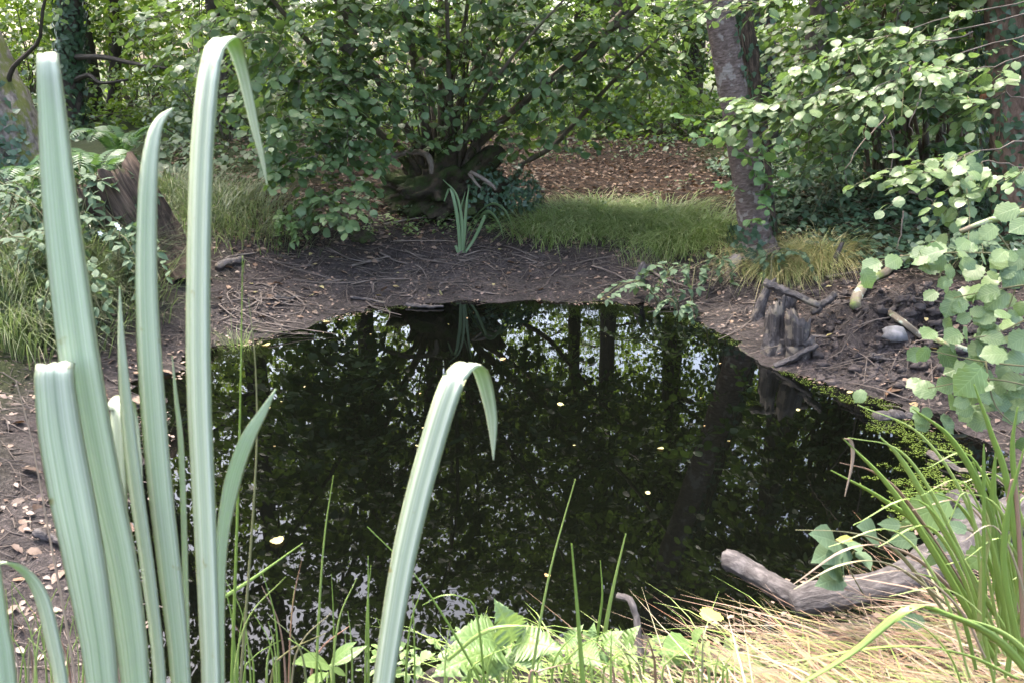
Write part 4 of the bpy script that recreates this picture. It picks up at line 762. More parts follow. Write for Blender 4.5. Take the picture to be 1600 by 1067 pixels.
# duckweed
cand = np.array([on(x, y) for x, y in zip(rng.uniform(400, 1560, 200000), rng.uniform(455, 830, 200000))]); d = sdist(cand[:, 0], cand[:, 1]); px_, py_, _ = proj(cand)
pat = .8 * vnoise(cand[:, 0] * 5, cand[:, 1] * 9) + .7 * vnoise(cand[:, 0] * 19, cand[:, 1] * 19) + .5 * vnoise(cand[:, 0] * 60, cand[:, 1] * 60)
right = np.clip((px_ - 1150) / 120, 0, 1); wide = np.interp(px_, [1100, 1200, 1300, 1400, 1470, 1530], [.06, .08, .12, .26, .48, .58]) * (.6 + .8 * (vnoise(cand[:, 0] * 3, cand[:, 1] * 3) + .5))
keep = (d < .01) & (d > -wide * (1 + pat)) & (pat > -.06)
P = cand[keep]; n = len(P); P[:, 2] = .003
ring = np.array([[0, 0, 0]] + [[math.cos(a), math.sin(a), 0] for a in np.linspace(0, 6.283, 6)[:-1]]); rf = np.array([[0, i + 1, (i + 1) % 5 + 1] for i in range(5)])
solo('duckweed', cloud((ring, rf, np.zeros((6, 2))), P, frames(rng.randn(n, 3) * [1, 1, 0], np.array([0, 0, 1.]) + rng.randn(n, 3) * .08, rng.uniform(.0012, .0034, n))), M_DUCK, 'bright green duckweed along the pond edge, thickest at the right', None, kind='stuff')

# ------------------------------------------------------------------ grasses on the far bank
def tuss(name, label, cat, centres, n, L, wid, mat, spread, k=(.3, .9), d=(.15, .6), group=None, kind=None, bias=(0, -.2, 0)):
    c = centres[rng.randint(0, len(centres), n)]; B = c + rng.randn(n, 3) * [spread, spread, 0]; B[:, 2] = Hh(B[:, 0], B[:, 1]) - .01
    Hd = (B - c) / max(spread, .01) * .8 + rng.randn(n, 3) * .5 + .9 * np.stack([vnoise(B[:, 0] * 9, B[:, 1] * 9), vnoise(B[:, 0] * 9 + 50, B[:, 1] * 9), 0 * B[:, 0]], 1) + np.array(bias); Hd[:, 2] = 0
    return solo(name, grass(B, rng.uniform(*L, n), Hd, rng.uniform(*k, n), rng.uniform(*d, n), rng.uniform(*wid, n)), mat, label, cat, group=group, kind=kind)
for px, py, lab in [(850, 352, 'low fine green grass tuft right of the far iris'), (905, 350, 'second fine grass tuft right of the far iris'), (960, 352, 'rounded fine grass tuft in the middle of the grassy strip'), (1010, 350, 'tall fine grass tuft in the middle of the grassy strip'), (1055, 372, 'overhanging fine grass tuft nearest the leaning tree base'), (1100, 362, 'fine grass tuft touching the leaning tree base'), (1040, 340, 'back row fine grass tuft under the brown slope'), (940, 335, 'back row fine grass tuft behind the strip')]:
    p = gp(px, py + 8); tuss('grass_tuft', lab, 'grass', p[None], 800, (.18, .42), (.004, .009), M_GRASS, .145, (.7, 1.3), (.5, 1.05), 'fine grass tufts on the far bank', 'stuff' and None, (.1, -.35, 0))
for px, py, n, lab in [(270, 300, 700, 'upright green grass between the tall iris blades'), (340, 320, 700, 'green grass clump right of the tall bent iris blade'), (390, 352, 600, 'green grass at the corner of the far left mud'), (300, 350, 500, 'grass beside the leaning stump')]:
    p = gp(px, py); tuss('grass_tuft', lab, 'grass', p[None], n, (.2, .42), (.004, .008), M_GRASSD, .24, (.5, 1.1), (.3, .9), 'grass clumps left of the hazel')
for px, py, n, lab in [(1215, 415, 1300, 'ochre sedge tussock hanging over the stumps, left half'), (1275, 408, 1100, 'ochre sedge tussock beside the dark spike, right half')]:
    p = gp(px, py); tuss('sedge_tussock', lab, 'sedge', p[None], n, (.22, .4), (.003, .0065), M_OCHRE, .10, (.6, 1.2), (.6, 1.2), 'ochre sedge tussocks', None, (0, -.6, 0))
for px, py, n, lab in [(40, 470, 900, 'long arching grass clump at the left edge'), (10, 530, 700, 'drooping long grass at the left edge above the mud'), (140, 440, 600, 'grass under the brambles in front of the left stump'), (90, 420, 600, 'grass under the brambles at far left')]:
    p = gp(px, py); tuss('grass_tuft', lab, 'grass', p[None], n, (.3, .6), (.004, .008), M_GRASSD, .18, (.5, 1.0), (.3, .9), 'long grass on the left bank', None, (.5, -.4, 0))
tuss('grass_tuft', 'small green grass tuft at the left water corner', 'grass', gp(372, 548)[None], 120, (.08, .18), (.002, .004), M_GRASS, .05)
tuss('grass_tuft', 'thin grass tuft behind the small post on the far mud', 'grass', gp(1010, 405)[None], 160, (.1, .25), (.002, .004), M_GRASS, .12)
P = scatter((560, 800), (345, 372), 60); solo('seedlings', cloud(TPL['oval_mid'], np.repeat(P, 6, 0) + rng.randn(360, 3) * [.03, .03, 0] + np.array([0, 0, 1]) * rng.uniform(.01, .09, (360, 1)), frames(rng.randn(360, 3) * [1, 1, .3], rng.randn(360, 3) * .3 + [0, 0, 1], rng.uniform(.025, .05, 360))), M_NETTLE, 'low green seedlings behind the far iris', None, kind='stuff')
# low weeds over the bright far floor
P = world_scatter(-6, 8, 9.5, 14, 5000, 2); n = len(P); P[:, 2] += rng.uniform(0, .25, n)
solo('undergrowth', cloud(TPL['oval_low'], P, frames(rng.randn(n, 3) * [1, 1, .4], rng.randn(n, 3) * .4 + [0, 0, 1], rng.uniform(.05, .1, n))), M_BRIGHT, 'low leafy undergrowth on the far woodland floor', None, kind='stuff')

# brambles
def bramble(label, px, py, Y, canes, seed, size=.05, mat=M_BRAM, lim=120, spread=1.0, hgt=.35):
    r = np.random.RandomState(seed); b = at(px, py, Y); b[2] = gz(b[0], b[1]); root = thing('bramble', label, 'bramble', b, 'brambles on the banks'); Ps, Ms = [], []
    for k in range(canes):
        th = r.uniform(0, 6.28); L = r.uniform(.3, .75) * spread; h = np.array([math.cos(th), math.sin(th) * .7, 0])
        b0 = b + r.randn(3) * [.2, .15, 0] * spread; b0[2] = gz(b0[0], b0[1])
        C = catmull([b0, b0 + h * L * .35 + [0, 0, hgt * r.uniform(.7, 1.2)], b0 + h * L * .75 + [0, 0, hgt * r.uniform(.6, 1.0)], b0 + h * L + [0, 0, hgt * .35]], 14)
        child('cane', np_mesh('cane', *tube(C, np.linspace(.004, .0015, 14), 5), M_TWIGG), root)
        for i in range(2, 14):
            T = C[min(i + 1, 13)] - C[i - 1]; T = T / np.linalg.norm(T); S = nrm(np.cross(T, [0, 0, 1])) * (1 if i % 2 else -1)
            p = C[i] + S * .035
            for ang in (-1.0, 0, 1.0):
                D = S * math.cos(ang) + T * math.sin(ang) + np.array([0, 0, -.15]) + r.randn(3) * .12; Ps.append(p); Ms.append(frames(D[None], (np.array([0, -.15, 1]) + r.randn(3) * .25)[None], np.array([size * r.uniform(.75, 1.2)]))[0])
    leaf_objs(root, 'oval', np.array(Ps), np.array(Ms), mat, 'leaf', lim, 'foliage', 'oval_mid')
bramble('bramble draped over the top of the leaning stump', 160, 300, 4.7, 13, 1, .065, lim=200, hgt=.5, spread=.8); bramble('bramble low in front of the leaning stump', 175, 400, 4.5, 7, 2, .06, lim=120); bramble('bramble mound at the left edge under the old trunk', 40, 330, 4.7, 11, 3, .06, lim=150)
bramble('bramble on the left bank between grass clumps', 60, 430, 4.0, 8, 4, .055, lim=120); bramble('grey green bramble left of the ochre sedge', 1120, 425, 5.0, 7, 5, .06, lim=120, spread=.7, hgt=.25); bramble('small bramble spray on the mud right of the little post', 1062, 456, 4.75, 2, 6, .05, lim=80, spread=.22, hgt=.12)
bramble('bramble sprays right of the leaning tree', 1270, 340, 5.9, 7, 7, .06, lim=100, hgt=.4); bramble('small leafy sprig at the corner below the hazel curtain', 430, 372, 5.7, 3, 8, .055, M_NETTLE, 60, .4, .2)
bramble('bramble trailing in the ivy at the right edge', 1520, 370, 4.5, 6, 9, .055, lim=80, spread=.7, hgt=.2); bramble('bramble at the far left behind grass', 10, 400, 5.2, 8, 10, .06, lim=100)
bl = thing('white_flower', 'small white bramble flowers in front of the leaning stump', 'flower', at(158, 352, 4.25))
for x, y in ((157, 365), (183, 352), (186, 357)):
    p = at(x, y, 4.25); child('blossom', np_mesh('blossom', *cloud(TPL['oval_low'], np.repeat(p[None], 5, 0), frames(np.array([[math.cos(t), -.3, math.sin(t)] for t in np.arange(5) * 1.257]), np.tile([[0, -1., .4]], (5, 1)), .016)), M_FLOWER), bl)
child('stalk', np_mesh('stalk', *tube(catmull([at(140, 420, 4.3), at(165, 385, 4.28), at(184, 355, 4.26)], 6), .002, 4), M_TWIGG), bl)

# ------------------------------------------------------------------ stumps, sticks, stone
def stump(name, label, pts, rad, mat, jag, seed, sides=22, hollow=.7, group=None, cat='stump', groove=.07):
    r = np.random.RandomState(seed); P = catmull(pts, 12); T = nrm(np.gradient(P, axis=0)); rr = np.interp(np.linspace(0, 1, 12), np.linspace(0, 1, len(rad)), rad)
    V, F, U = tube(P, rr, sides, .05, seed, .18); m = sides + 1; V = V[:12 * m].reshape(12, m, 3); U = U[:12 * m]
    gk = 1 + groove * (1.1 * r.randn(m) + .9 * np.interp(np.arange(m), np.arange(0, m + 4, 4), r.randn(len(np.arange(0, m + 4, 4))))); gk[-1] = gk[0]; V = P[:, None] + (V - P[:, None]) * gk[None, :, None]
    j = r.rand(m) ** 1.8 * jag * 1.5 + jag * .5 * (1 + np.sin(np.linspace(0, 6.283, m) + seed)); j[:-1] = (j[:-1] * 2 + np.roll(j[:-1], 1)) / 3; j[-1] = j[0]; V[-1] += T[-1] * j[:, None]; V[-2] += T[-1] * j[:, None] * .6
    inner = [P[-1] + (V[-1] - P[-1]) * hollow - T[-1] * jag * .2, P[-3] + (V[-3] - P[-3]) * hollow * .8]; c = P[-3]
    V = np.vstack([V.reshape(-1, 3), inner[0], inner[1], c[None]]); U = np.vstack([U, U[-m:], U[-m:], U[-1:]]); nr = 14
    i, jx = np.meshgrid(np.arange(nr - 1), np.arange(sides), indexing='ij'); q = (i * m + jx).ravel(); F = np.concatenate([np.stack([q, q + 1, q + m + 1], 1), np.stack([q, q + m + 1, q + m], 1)])
    e = (nr - 1) * m + np.arange(sides); F = np.vstack([F, np.stack([e, e + 1, np.full(sides, nr * m)], 1)])
    return solo(name, (V, F, U), mat, label, cat, base=P[0], group=group)
b = gp(268, 425)
stump('leaning_stump', 'old cracked brown stump leaning left behind the iris blades', [b + [.08, 0, -.15], at(262, 415, 4.95), at(232, 368, 4.95), at(205, 325, 4.9), at(188, 298, 4.9)], [.20, .19, .185, .19, .19], M_OLDWOOD, .07, 3, 46, .8, groove=.05)
b = gp(1208, 552); stump('broken_stump', 'tall wet black broken stump at the water edge, jagged top', [b + [0, 0, -.1], b + [0, 0, .05], at(1210, 520, b[1]), at(1211, 498, b[1])], [.08, .066, .05, .042], M_WETWOOD, .065, 4, 26)
b = gp(1248, 552); stump('broken_stump', 'wide wet black broken stump with splintered top right of the tall one', [b + [0, 0, -.1], b + [0, 0, .05], at(1246, 528, b[1]), at(1246, 512, b[1])], [.075, .07, .066, .064], M_WETWOOD, .06, 6, 20)
b = gp(1222, 548); stump('broken_stump', 'low rounded rotten stump between the two broken ones', [b + [0, -.02, -.1], b + [0, -.02, .03], b + [0, -.02, .07]], [.05, .048, .035], M_WETWOOD, .02, 8, 14)
b = gp(1226, 482); stump('broken_stump', 'dark splintered stump behind the crossing stick', [b + [0, 0, -.1], b + [0, 0, .06], at(1224, 462, b[1])], [.055, .05, .04], M_WETWOOD, .035, 9, 16)
b = gp(1183, 500); stump('leaning_post', 'leaning grey post left of the broken stumps', [b + [0, 0, -.1], b, at(1192, 470, b[1]), at(1202, 446, b[1])], [.042, .038, .03, .022], M_WETWOOD, .03, 10, 12, cat='post')
b = gp(999, 447); stump('small_post', 'small grey wooden post on the far mud right of the pond centre', [b + [0, 0, -.1], b, at(1001, 430, b[1]), at(1006, 416, b[1])], [.045, .043, .042, .03], M_GREYLOG, .015, 11, 14, cat='post')
b = gp(1300, 428); stump('dark_spike', 'thin black spike of wood beside the ochre sedge', [b + [0, 0, -.1], b, at(1306, 405, b[1]), at(1314, 385, b[1])], [.035, .03, .02, .012], M_WETWOOD, .02, 12, 10, cat='spike')
def stick(label, pts, r, mat=M_TWIG, lift=.0, seed=0, taper=.5, name='stick', group=None, n=14):
    Q = []
    for p in pts:
        if len(p) == 3: Q.append(at(*p))
        else: g = gp(*p); g[2] = max(g[2], 0) + r * .7 + lift; Q.append(g)
    C = catmull(Q, n); C[1:-1] += np.random.RandomState(seed).randn(n - 2, 3) * r * .14
    return solo(name, tube(C, np.linspace(r, r * taper, n), 8, .07, seed), mat, label, 'stick', group=group)
stick('thick grey stick lying across the tops of the broken stumps', [(1194, 441, 4.2), (1230, 456, 4.12), (1280, 478, 4.05)], .022, M_WETWOOD, 0, 1, .9)
stick('short dark stick propped up behind the wide broken stump', [(1268, 488, 4.1), (1290, 473, 4.1), (1306, 460, 4.1)], .022, M_WETWOOD, 0, 2, .85)
stick('grey stick slanting from the water to the wide broken stump', [(1210, 572, 3.88), (1240, 558, 3.86), (1277, 538, 3.84)], .018, M_GREYLOG, .0, 3, .8)
stick('thin grey stick lying right of the wide broken stump', [(1268, 530), (1295, 531), (1322, 529)], .010, M_TWIG, .01, 4)
stick('small stick leaning on the wide broken stump', [(1238, 492, 4.05), (1246, 505, 4.0), (1254, 518, 3.97)], .011, M_GREYLOG, 0, 5, .9)
stick('pale lichen covered branch curving up the right bank', [(1335, 492), (1340, 470), (1355, 452), (1378, 438), (1395, 425), (1410, 415)], .030, M_LICHEN, .025, 6, .8, 'lichen_branch')
stick('lichen spotted dead stick slanting right beside the pale stone', [(1388, 502), (1410, 518), (1440, 538), (1490, 553), (1540, 565)], .018, M_LICHEN, .03, 7, .6, 'lichen_branch')
stick('short brown stick near the pale stone', [(1388, 500), (1398, 492), (1408, 486)], .014, M_TWIG, .03, 8)
stick('brown branch end on the far left mud', [(340, 425), (358, 418), (380, 412)], .028, M_WETWOOD, .01, 9, .9)
stick('pale twig beside the brown branch end', [(352, 410), (365, 405), (400, 400)], .012, M_TWIG, .01, 10)
stick('dark stick lying half in the water at the far shore', [(548, 470), (575, 473), (600, 478)], .014, M_WETWOOD, .01, 11)
stick('pale wet stick floating at the far shore', [(635, 481), (660, 487), (693, 491)], .016, M_GREYLOG, .0, 12, .5)
stick('dark twig on the mud above the left shore', [(430, 470), (445, 472), (462, 470)], .016, M_WETWOOD, .01, 13)
stick('thin straw coloured stem lying left of the far iris', [(615, 382), (660, 381), (712, 382)], .005, M_DEADBR, .02, 14)
stick('arched reddish stem lying behind the far iris', [(600, 358), (640, 350), (680, 347), (715, 352)], .008, M_DEADBR, .03, 15)
stick('pale stick on the middle of the far mud', [(550, 420), (580, 412), (610, 405)], .012, M_TWIG, .01, 16); stick('long bent twig on the middle of the far mud', [(593, 398), (620, 412), (655, 420), (668, 440)], .008, M_TWIG, .01, 17)
stick('long straight twig on the far mud right of the iris', [(925, 420), (960, 432), (990, 450)], .008, M_TWIG, .015, 18); stick('twig lying between the small post and the bramble', [(1014, 425), (1035, 440), (1075, 455)], .012, M_TWIG, .015, 19)
stick('flat weathered plank of wood floating among the duckweed', [(1365, 672), (1395, 664), (1425, 660)], .030, M_GREYLOG, -.015, 20, .7); stick('dark stick lying in the duckweed at the right', [(1448, 725), (1490, 742), (1530, 752)], .016, M_WETWOOD, .0, 21)
stick('thin dead twig on the right bank below the stone', [(1360, 562), (1400, 566), (1450, 566)], .007, M_TWIG, .01, 22); stick('dark short log on the right bank below the stone', [(1358, 563), (1368, 565), (1380, 566)], .02, M_WETWOOD, .01, 23, .9)
stick('twig poking out at the right bank by the sedge', [(1290, 440), (1310, 436), (1340, 432)], .010, M_TWIG, .02, 24); stick('old fallen branch on the brown slope', [(880, 222), (960, 214), (1030, 206)], .015, M_DEADBR, .02, 25)
stick('dark bare stick at the foot of the left iris', [(60, 845), (85, 855), (110, 870)], .016, M_WETWOOD, .02, 26)
P = scatter((340, 1180), (385, 505), 150); P = P[sdist(P[:, 0], P[:, 1]) > .03][:110]
for k, p in enumerate(P):
    a = rng.uniform(0, 6.28); L = rng.uniform(.12, .45); q_ = p + np.array([math.cos(a) * L, math.sin(a) * L * .8, 0]); m_ = (p + q_) / 2 + rng.randn(3) * [.04, .04, 0]
    for v in (p, m_, q_): v[2] = max(gz(v[0], v[1]), 0) + .008
    r = rng.uniform(.003, .008); solo('fallen_twig', tube(catmull([p, m_, q_], 6), np.linspace(r, r * .4, 6), 5, .08, k), M_TWIG, ('long' if L > .3 else 'short') + ' thin grey twig lying on the ' + WHERE(p), 'twig', group='twigs on the far mud bank')
P = scatter((330, 440), (455, 520), 50); P = P[sdist(P[:, 0], P[:, 1]) > -.1][:34]
for k, p in enumerate(P):
    a = rng.uniform(-.8, 2.2); L = rng.uniform(.15, .4); q_ = p + np.array([math.cos(a) * L, -math.sin(a) * L * .5, .02]); p[2] = max(p[2], 0) + rng.uniform(.01, .06); q_[2] = max(gz(q_[0], q_[1]), 0) + .01
    solo('fallen_twig', tube(catmull([p, (p + q_) / 2 + rng.randn(3) * .02, q_], 6), np.linspace(.006, .002, 6), 5, .08, k), M_TWIG, 'grey twig in the heap at the left shore', 'twig', group='twig heap at the left shore')
def RWH(p):
    x, y, _ = proj(np.asarray(p)[None]); return 'left of the broken stumps' if x[0] < 1180 else 'around the broken stumps' if x[0] < 1300 else 'near the pale stone' if x[0] < 1440 else 'under the hazel leaves'
P = scatter((1100, 1560), (455, 640), 110); P = P[sdist(P[:, 0], P[:, 1]) > .02][:70]
for k, p in enumerate(P):
    a = rng.uniform(0, 6.28); L = rng.uniform(.08, .3); q_ = p + np.array([math.cos(a) * L, math.sin(a) * L, 0]); q_[2] = max(gz(q_[0], q_[1]), 0) + .01; p[2] += .01
    r = rng.uniform(.002, .006); solo('fallen_twig', tube(catmull([p, (p + q_) / 2 + [0, 0, .012], q_], 6), np.linspace(r, r * .4, 6), 5, .08, k), M_TWIG, ('long' if L > .2 else 'short') + (' thick' if r > .004 else ' thin') + ' twig on the right bank soil, ' + RWH(p), 'twig', group='twigs on the right bank')
c = gp(1396, 530); V, F, U = lump_mesh(c + [0, 0, .03], (.062, .05, .04), 17, .5, 8, 5, 1.3); solo('stone', (V, F, U), M_STONE, 'pale grey angular stone on the dug soil', 'stone', smooth=False)
solo('moss_clump', lump_mesh(gp(565, 375) + [0, 0, .01], (.11, .07, .05), 5, .5, 14, 8), M_STOOL, 'dark mossy lump on the mud below the hazel', 'lump')

# far iris
def iris(name, label, blades, root_at, mat=M_IRIS, group=None):
    root = thing(name, label, 'iris', root_at, group)
    for bl in blades:
        pts, S = bl[0], bl[1]; P = np.array([at(p[0], p[1], p[2]) for p in pts]); W = np.array([pxm(p[3], q_) for p, q_ in zip(pts, P)]) * (.8 if mat is M_IRISF else 1)
        n = 34 if len(pts) > 4 else 16; C = catmull(P, n); Wn = np.interp(np.linspace(0, 1, n), np.linspace(0, 1, len(W)), W)
        child('leaf', np_mesh('leaf', *ribbon(C, np.maximum(Wn, .0006), S, bl[2] if len(bl) > 2 else .0010, .15), mat), root)
    return root
fb = gp(720, 397); fy = fb[1]
iris('iris_plant', 'young flag iris growing alone on the far mud bank', [
    ([(719, 396, fy, 6), (716, 350, fy, 8), (709, 310, fy, 7), (703, 295, fy + .03, 7), (694, 315, fy + .05, 2)], (1, .3, 0)), ([(722, 396, fy, 6), (722, 350, fy, 7), (713, 305, fy, 5), (692, 281, fy, 1)], (1, -.3, 0)),
    ([(723, 396, fy, 6), (726, 360, fy, 7), (729, 320, fy, 5), (733, 290, fy, 1)], (1, 0, 0)), ([(725, 396, fy, 6), (733, 372, fy, 7), (752, 338, fy, 7), (766, 332, fy - .05, 8), (780, 350, fy - .08, 7), (787, 373, fy - .1, 2)], (.2, -.6, .75)),
    ([(726, 396, fy, 6), (742, 372, fy, 7), (758, 338, fy - .05, 7)], (.8, -.4, 0)), ([(724, 396, fy, 5), (735, 350, fy + .1, 6), (765, 320, fy + .15, 7), (788, 328, fy + .15, 7), (802, 358, fy + .1, 2)], (.2, -.6, .75)),
    ([(716, 396, fy, 5), (712, 384, fy, 6)], (1, 0, 0)), ([(718, 396, fy, 6), (718, 340, fy + .03, 6), (727, 300, fy + .05, 1)], (1, .5, 0))], fb, M_IRISF)

# ------------------------------------------------------------------ foreground: iris clump
Y0 = .78
def dn(x, w, Yb=Y0): return [(x + 8, 1500, Yb, w * .8), (x + 2, 1250, Yb, w * .9)]
BL = [
    (dn(212, 40) + [(212, 1067, Y0, 42), (190, 900, Y0, 52), (160, 760, Y0, 58), (130, 600, Y0, 60), (108, 440, Y0, 57), (92, 300, Y0, 50), (82, 180, Y0, 41), (75, 100, Y0, 33), (75, 84, Y0 + .012, 29), (77, 88, Y0 + .03, 22)], (1, .25, 0)),
    (dn(160, 46, .74) + [(160, 1067, .74, 48), (136, 900, .74, 62), (113, 780, .74, 68), (95, 680, .74, 66), (86, 605, .74, 60), (85, 578, .742, 57), (87, 568, .752, 54), (91, 573, .768, 46), (96, 600, .778, 30), (99, 640, .782, 8)], (1, .12, 0)),
    (dn(250, 24, .8) + [(250, 1067, .8, 24), (232, 900, .8, 28), (212, 760, .8, 30), (198, 640, .8, 26), (190, 540, .8, 15), (187, 448, .8, 2)], (1, -.35, 0)),
    (dn(200, 36, .83) + [(198, 1000, .83, 38), (190, 860, .83, 42), (186, 740, .83, 44), (183, 660, .83, 40), (186, 630, .84, 34), (200, 624, .88, 28), (210, 650, .90, 22), (218, 720, .905, 16), (224, 800, .905, 3)], (.8, -.6, 0)),
    (dn(283, 33, .81) + [(283, 1067, .81, 34), (266, 900, .81, 40), (250, 760, .81, 42), (238, 620, .81, 43), (230, 480, .81, 38), (229, 380, .81, 35), (232, 280, .81, 31), (240, 215, .815, 24), (252, 186, .82, 16), (271, 169, .825, 3)], (1, -.15, 0)),
    (dn(330, 46) + [(330, 1067, Y0, 48), (319, 800, Y0, 57), (310, 600, Y0, 61), (310, 400, Y0, 58), (316, 220, Y0, 56), (327, 110, Y0, 52), (338, 72, Y0 + .012, 46), (356, 60, Y0 + .045, 42), (369, 80, Y0 + .075, 36), (383, 130, Y0 + .09, 30), (398, 200, Y0 + .095, 22), (410, 250, Y0 + .095, 12), (417, 290, Y0 + .095, 2)], (.82, -.57, 0)),
    (dn(345, 14, .84) + [(343, 1000, .84, 16), (346, 860, .84, 18), (362, 760, .84, 26), (385, 690, .84, 25), (410, 645, .845, 15), (431, 607, .85, 2)], (1, .3, .3)),
    (dn(105, 40, .68) + [(98, 1090, .68, 42), (82, 1000, .68, 48), (64, 930, .68, 48), (38, 892, .675, 40), (5, 878, .66, 30), (-30, 895, .65, 14)], (.8, -.5, .35)),
    ([(30, 1500, .62, 30), (12, 1100, .62, 30), (-4, 960, .62, 26), (-20, 800, .62, 16)], (1, .5, 0)),
    ([(300, 1400, .86, 8), (292, 1000, .86, 9), (284, 720, .86, 9), (275, 620, .86, 6), (269, 556, .86, 1)], (1, .2, 0)),
]
r0 = at(250, 1500, Y0); r0[2] = gz(r0[0], r0[1])
iris('iris_plant', 'tall pale flag iris clump towering in the left foreground', BL, r0)
ks = at(600, 1500, .82); ks[2] = gz(ks[0], ks[1])
iris('iris_plant', 'single broad iris blade bent over at its tip in front of the pond', [([(570, 1500, .82, 34), (585, 1200, .82, 38), (599, 1067, .82, 39), (625, 900, .82, 44), (649, 790, .82, 45), (676, 690, .82, 44), (698, 620, .82, 43), (715, 583, .825, 40), (735, 568, .855, 38), (751, 580, .885, 34), (762, 618, .90, 28), (769, 660, .905, 20), (771, 718, .905, 2)], (.86, -.5, 0))], ks)

# grass stems in front
def fstem(label, pts, wpx, mat=M_SEDGE, group='single grass stems in front of the water'):
    P = np.array([at(*p) for p in pts]); n = 20; C = catmull(P, n); wd = np.array([pxm(wpx, c) for c in C]) * np.interp(np.linspace(0, 1, n), [0, .3, 1], [1, 1, .25]); S = nrm(np.array([1, -.4, 0]))
    return solo('tall_grass', ribbon(C, wd, S, .0008, .3), mat, label, 'grass', base=C[0], group=group)
fstem('bright green upright stem right of the tallest iris blade', [(355, 1300, 1.0), (362, 1067, 1.0), (371, 800, 1.0), (376, 600, 1.0), (379, 400, 1.0)], 6); fstem('pale thin stem beside the green upright one', [(365, 1300, 1.1), (376, 1067, 1.1), (390, 880, 1.1), (401, 700, 1.1), (399, 570, 1.1), (388, 465, 1.1)], 5, M_STRAW)
fstem('pale stem standing alone in the water left of the single blade', [(492, 1250, 1.2), (494, 1067, 1.2), (500, 930, 1.2), (508, 830, 1.2), (521, 742, 1.2)], 5); fstem('thin stem slanting right of the single blade', [(815, 1200, 1.2), (833, 1040, 1.2), (860, 890, 1.2), (899, 748, 1.2)], 5); fstem('thick pale cut stem right of centre', [(925, 1250, 1.0), (911, 1067, 1.0), (902, 950, 1.0), (893, 848, 1.0)], 9)
fstem('pale stem crossing the left edge', [(130, 1150, 1.0), (108, 1000, 1.0), (78, 840, 1.0), (50, 690, 1.0), (25, 593, 1.0)], 6, M_STRAW); fstem('stem leaning left over the water behind the single blade', [(770, 1100, 1.1), (710, 990, 1.1), (650, 900, 1.1), (574, 822, 1.1)], 5); fstem('bright green blade at the near shore, taller', [(935, 1060, 1.5), (948, 970, 1.5), (962, 900, 1.5), (978, 833, 1.5)], 7)
fstem('bright green blade at the near shore, shorter', [(925, 1060, 1.5), (935, 980, 1.5), (941, 930, 1.5), (938, 875, 1.5)], 5); fstem('stem slanting across the bright reflections', [(330, 945, 1.3), (400, 900, 1.3), (473, 848, 1.3)], 6); fstem('arched thin stem near the single blade', [(760, 1100, 1.1), (745, 960, 1.1), (720, 932, 1.1), (690, 930, 1.1), (660, 945, 1.1)], 4)
fstem('long stem arching low across the bottom middle', [(700, 1030, 1.2), (760, 985, 1.2), (830, 978, 1.2), (920, 1000, 1.2), (1010, 1030, 1.2)], 6)
a = [('thin grass blade at the bottom edge among the left iris', 330, 470, 16), ('thin grass blade at the bottom left corner', 0, 130, 26), ('thin grass blade at the bottom edge below the water', 440, 720, 14), ('thin grass blade in the weeds at the bottom centre', 700, 1150, 34)]
for lab, x0, x1, n in a:
    for k in range(n):
        x = rng.uniform(x0, x1); Y = rng.uniform(1.05, 1.45); h = rng.uniform(60, 200) * (.45 if x > 700 else 1); dx = rng.randn() * 40
        fstem(lab, [(x, 1250, Y), (x + dx * .1, 1067, Y), (x + dx * .4, 1067 - h * .6, Y), (x + dx * 1.2, 1067 - h, Y)], rng.uniform(3, 5), M_SEDGE if rng.rand() < .75 else M_STRAW, lab.replace('thin grass blade', 'thin grass blades'))

# leafy weeds at the bottom
def weed(label, cat, name, base, leaves, mat, tid, Y):
    b = at(base[0], base[1], Y); root = thing(name, label, cat, [b[0], b[1], gz(b[0], b[1])]); Ps, Ms = [], []
    a = Acc()
    for bx_, by_, tx, ty, k in leaves:
        A = at(bx_, by_, Y); B = at(tx, ty, Y + rng.uniform(-.10, .04)); D = B - A; Ps.append(A); Ms.append(frames(D[None], (np.array([rng.randn() * .25, -.5, .9]))[None], np.array([np.linalg.norm(D) * k * .86]))[0]); a.add(tube(np.array([b, (A + b) / 2 + rng.randn(3) * .004, A]), .0018, 5))
    child('stalk', np_mesh('stalk', *a.geo(), M_SEDGE), root); leaf_objs(root, tid, np.array(Ps), np.array(Ms), mat, 'leaf', 300)
weed('nettle with toothed pale leaves at the bottom centre', 'nettle', 'nettle_plant', (790, 1090), [(803, 1006, 790, 958, 1.2), (780, 1012, 695, 1035, 1.15), (800, 1005, 862, 1002, 1.15), (785, 1008, 738, 978, 1.1), (800, 1012, 772, 1050, 1.15), (760, 1025, 720, 1060, 1.1), (812, 1010, 838, 1035, 1.1), (765, 1010, 742, 1000, 1.2)], M_NETTLE, 'nettle', 1.35)
weed('smaller nettle right of the thick cut stem', 'nettle', 'nettle_plant', (900, 1085), [(882, 1012, 850, 1028, 1.2), (885, 1008, 905, 980, 1.2), (920, 1005, 930, 978, 1.2), (905, 1010, 925, 1025, 1.2), (940, 1010, 965, 985, 1.1), (940, 1015, 950, 1040, 1.1), (975, 1010, 990, 980, 1.1)], M_NETTLE, 'nettle', 1.45)
weed('narrow leaved weed left of the single iris blade', 'weed', 'leafy_weed', (515, 1110), [(515, 1040, 480, 1015, 1.1), (516, 1038, 542, 1000, 1.1), (518, 1040, 592, 990, .8), (512, 1050, 470, 1068, 1.1), (516, 1045, 550, 1050, 1.1)], M_NETTLE, 'lance', 1.3)
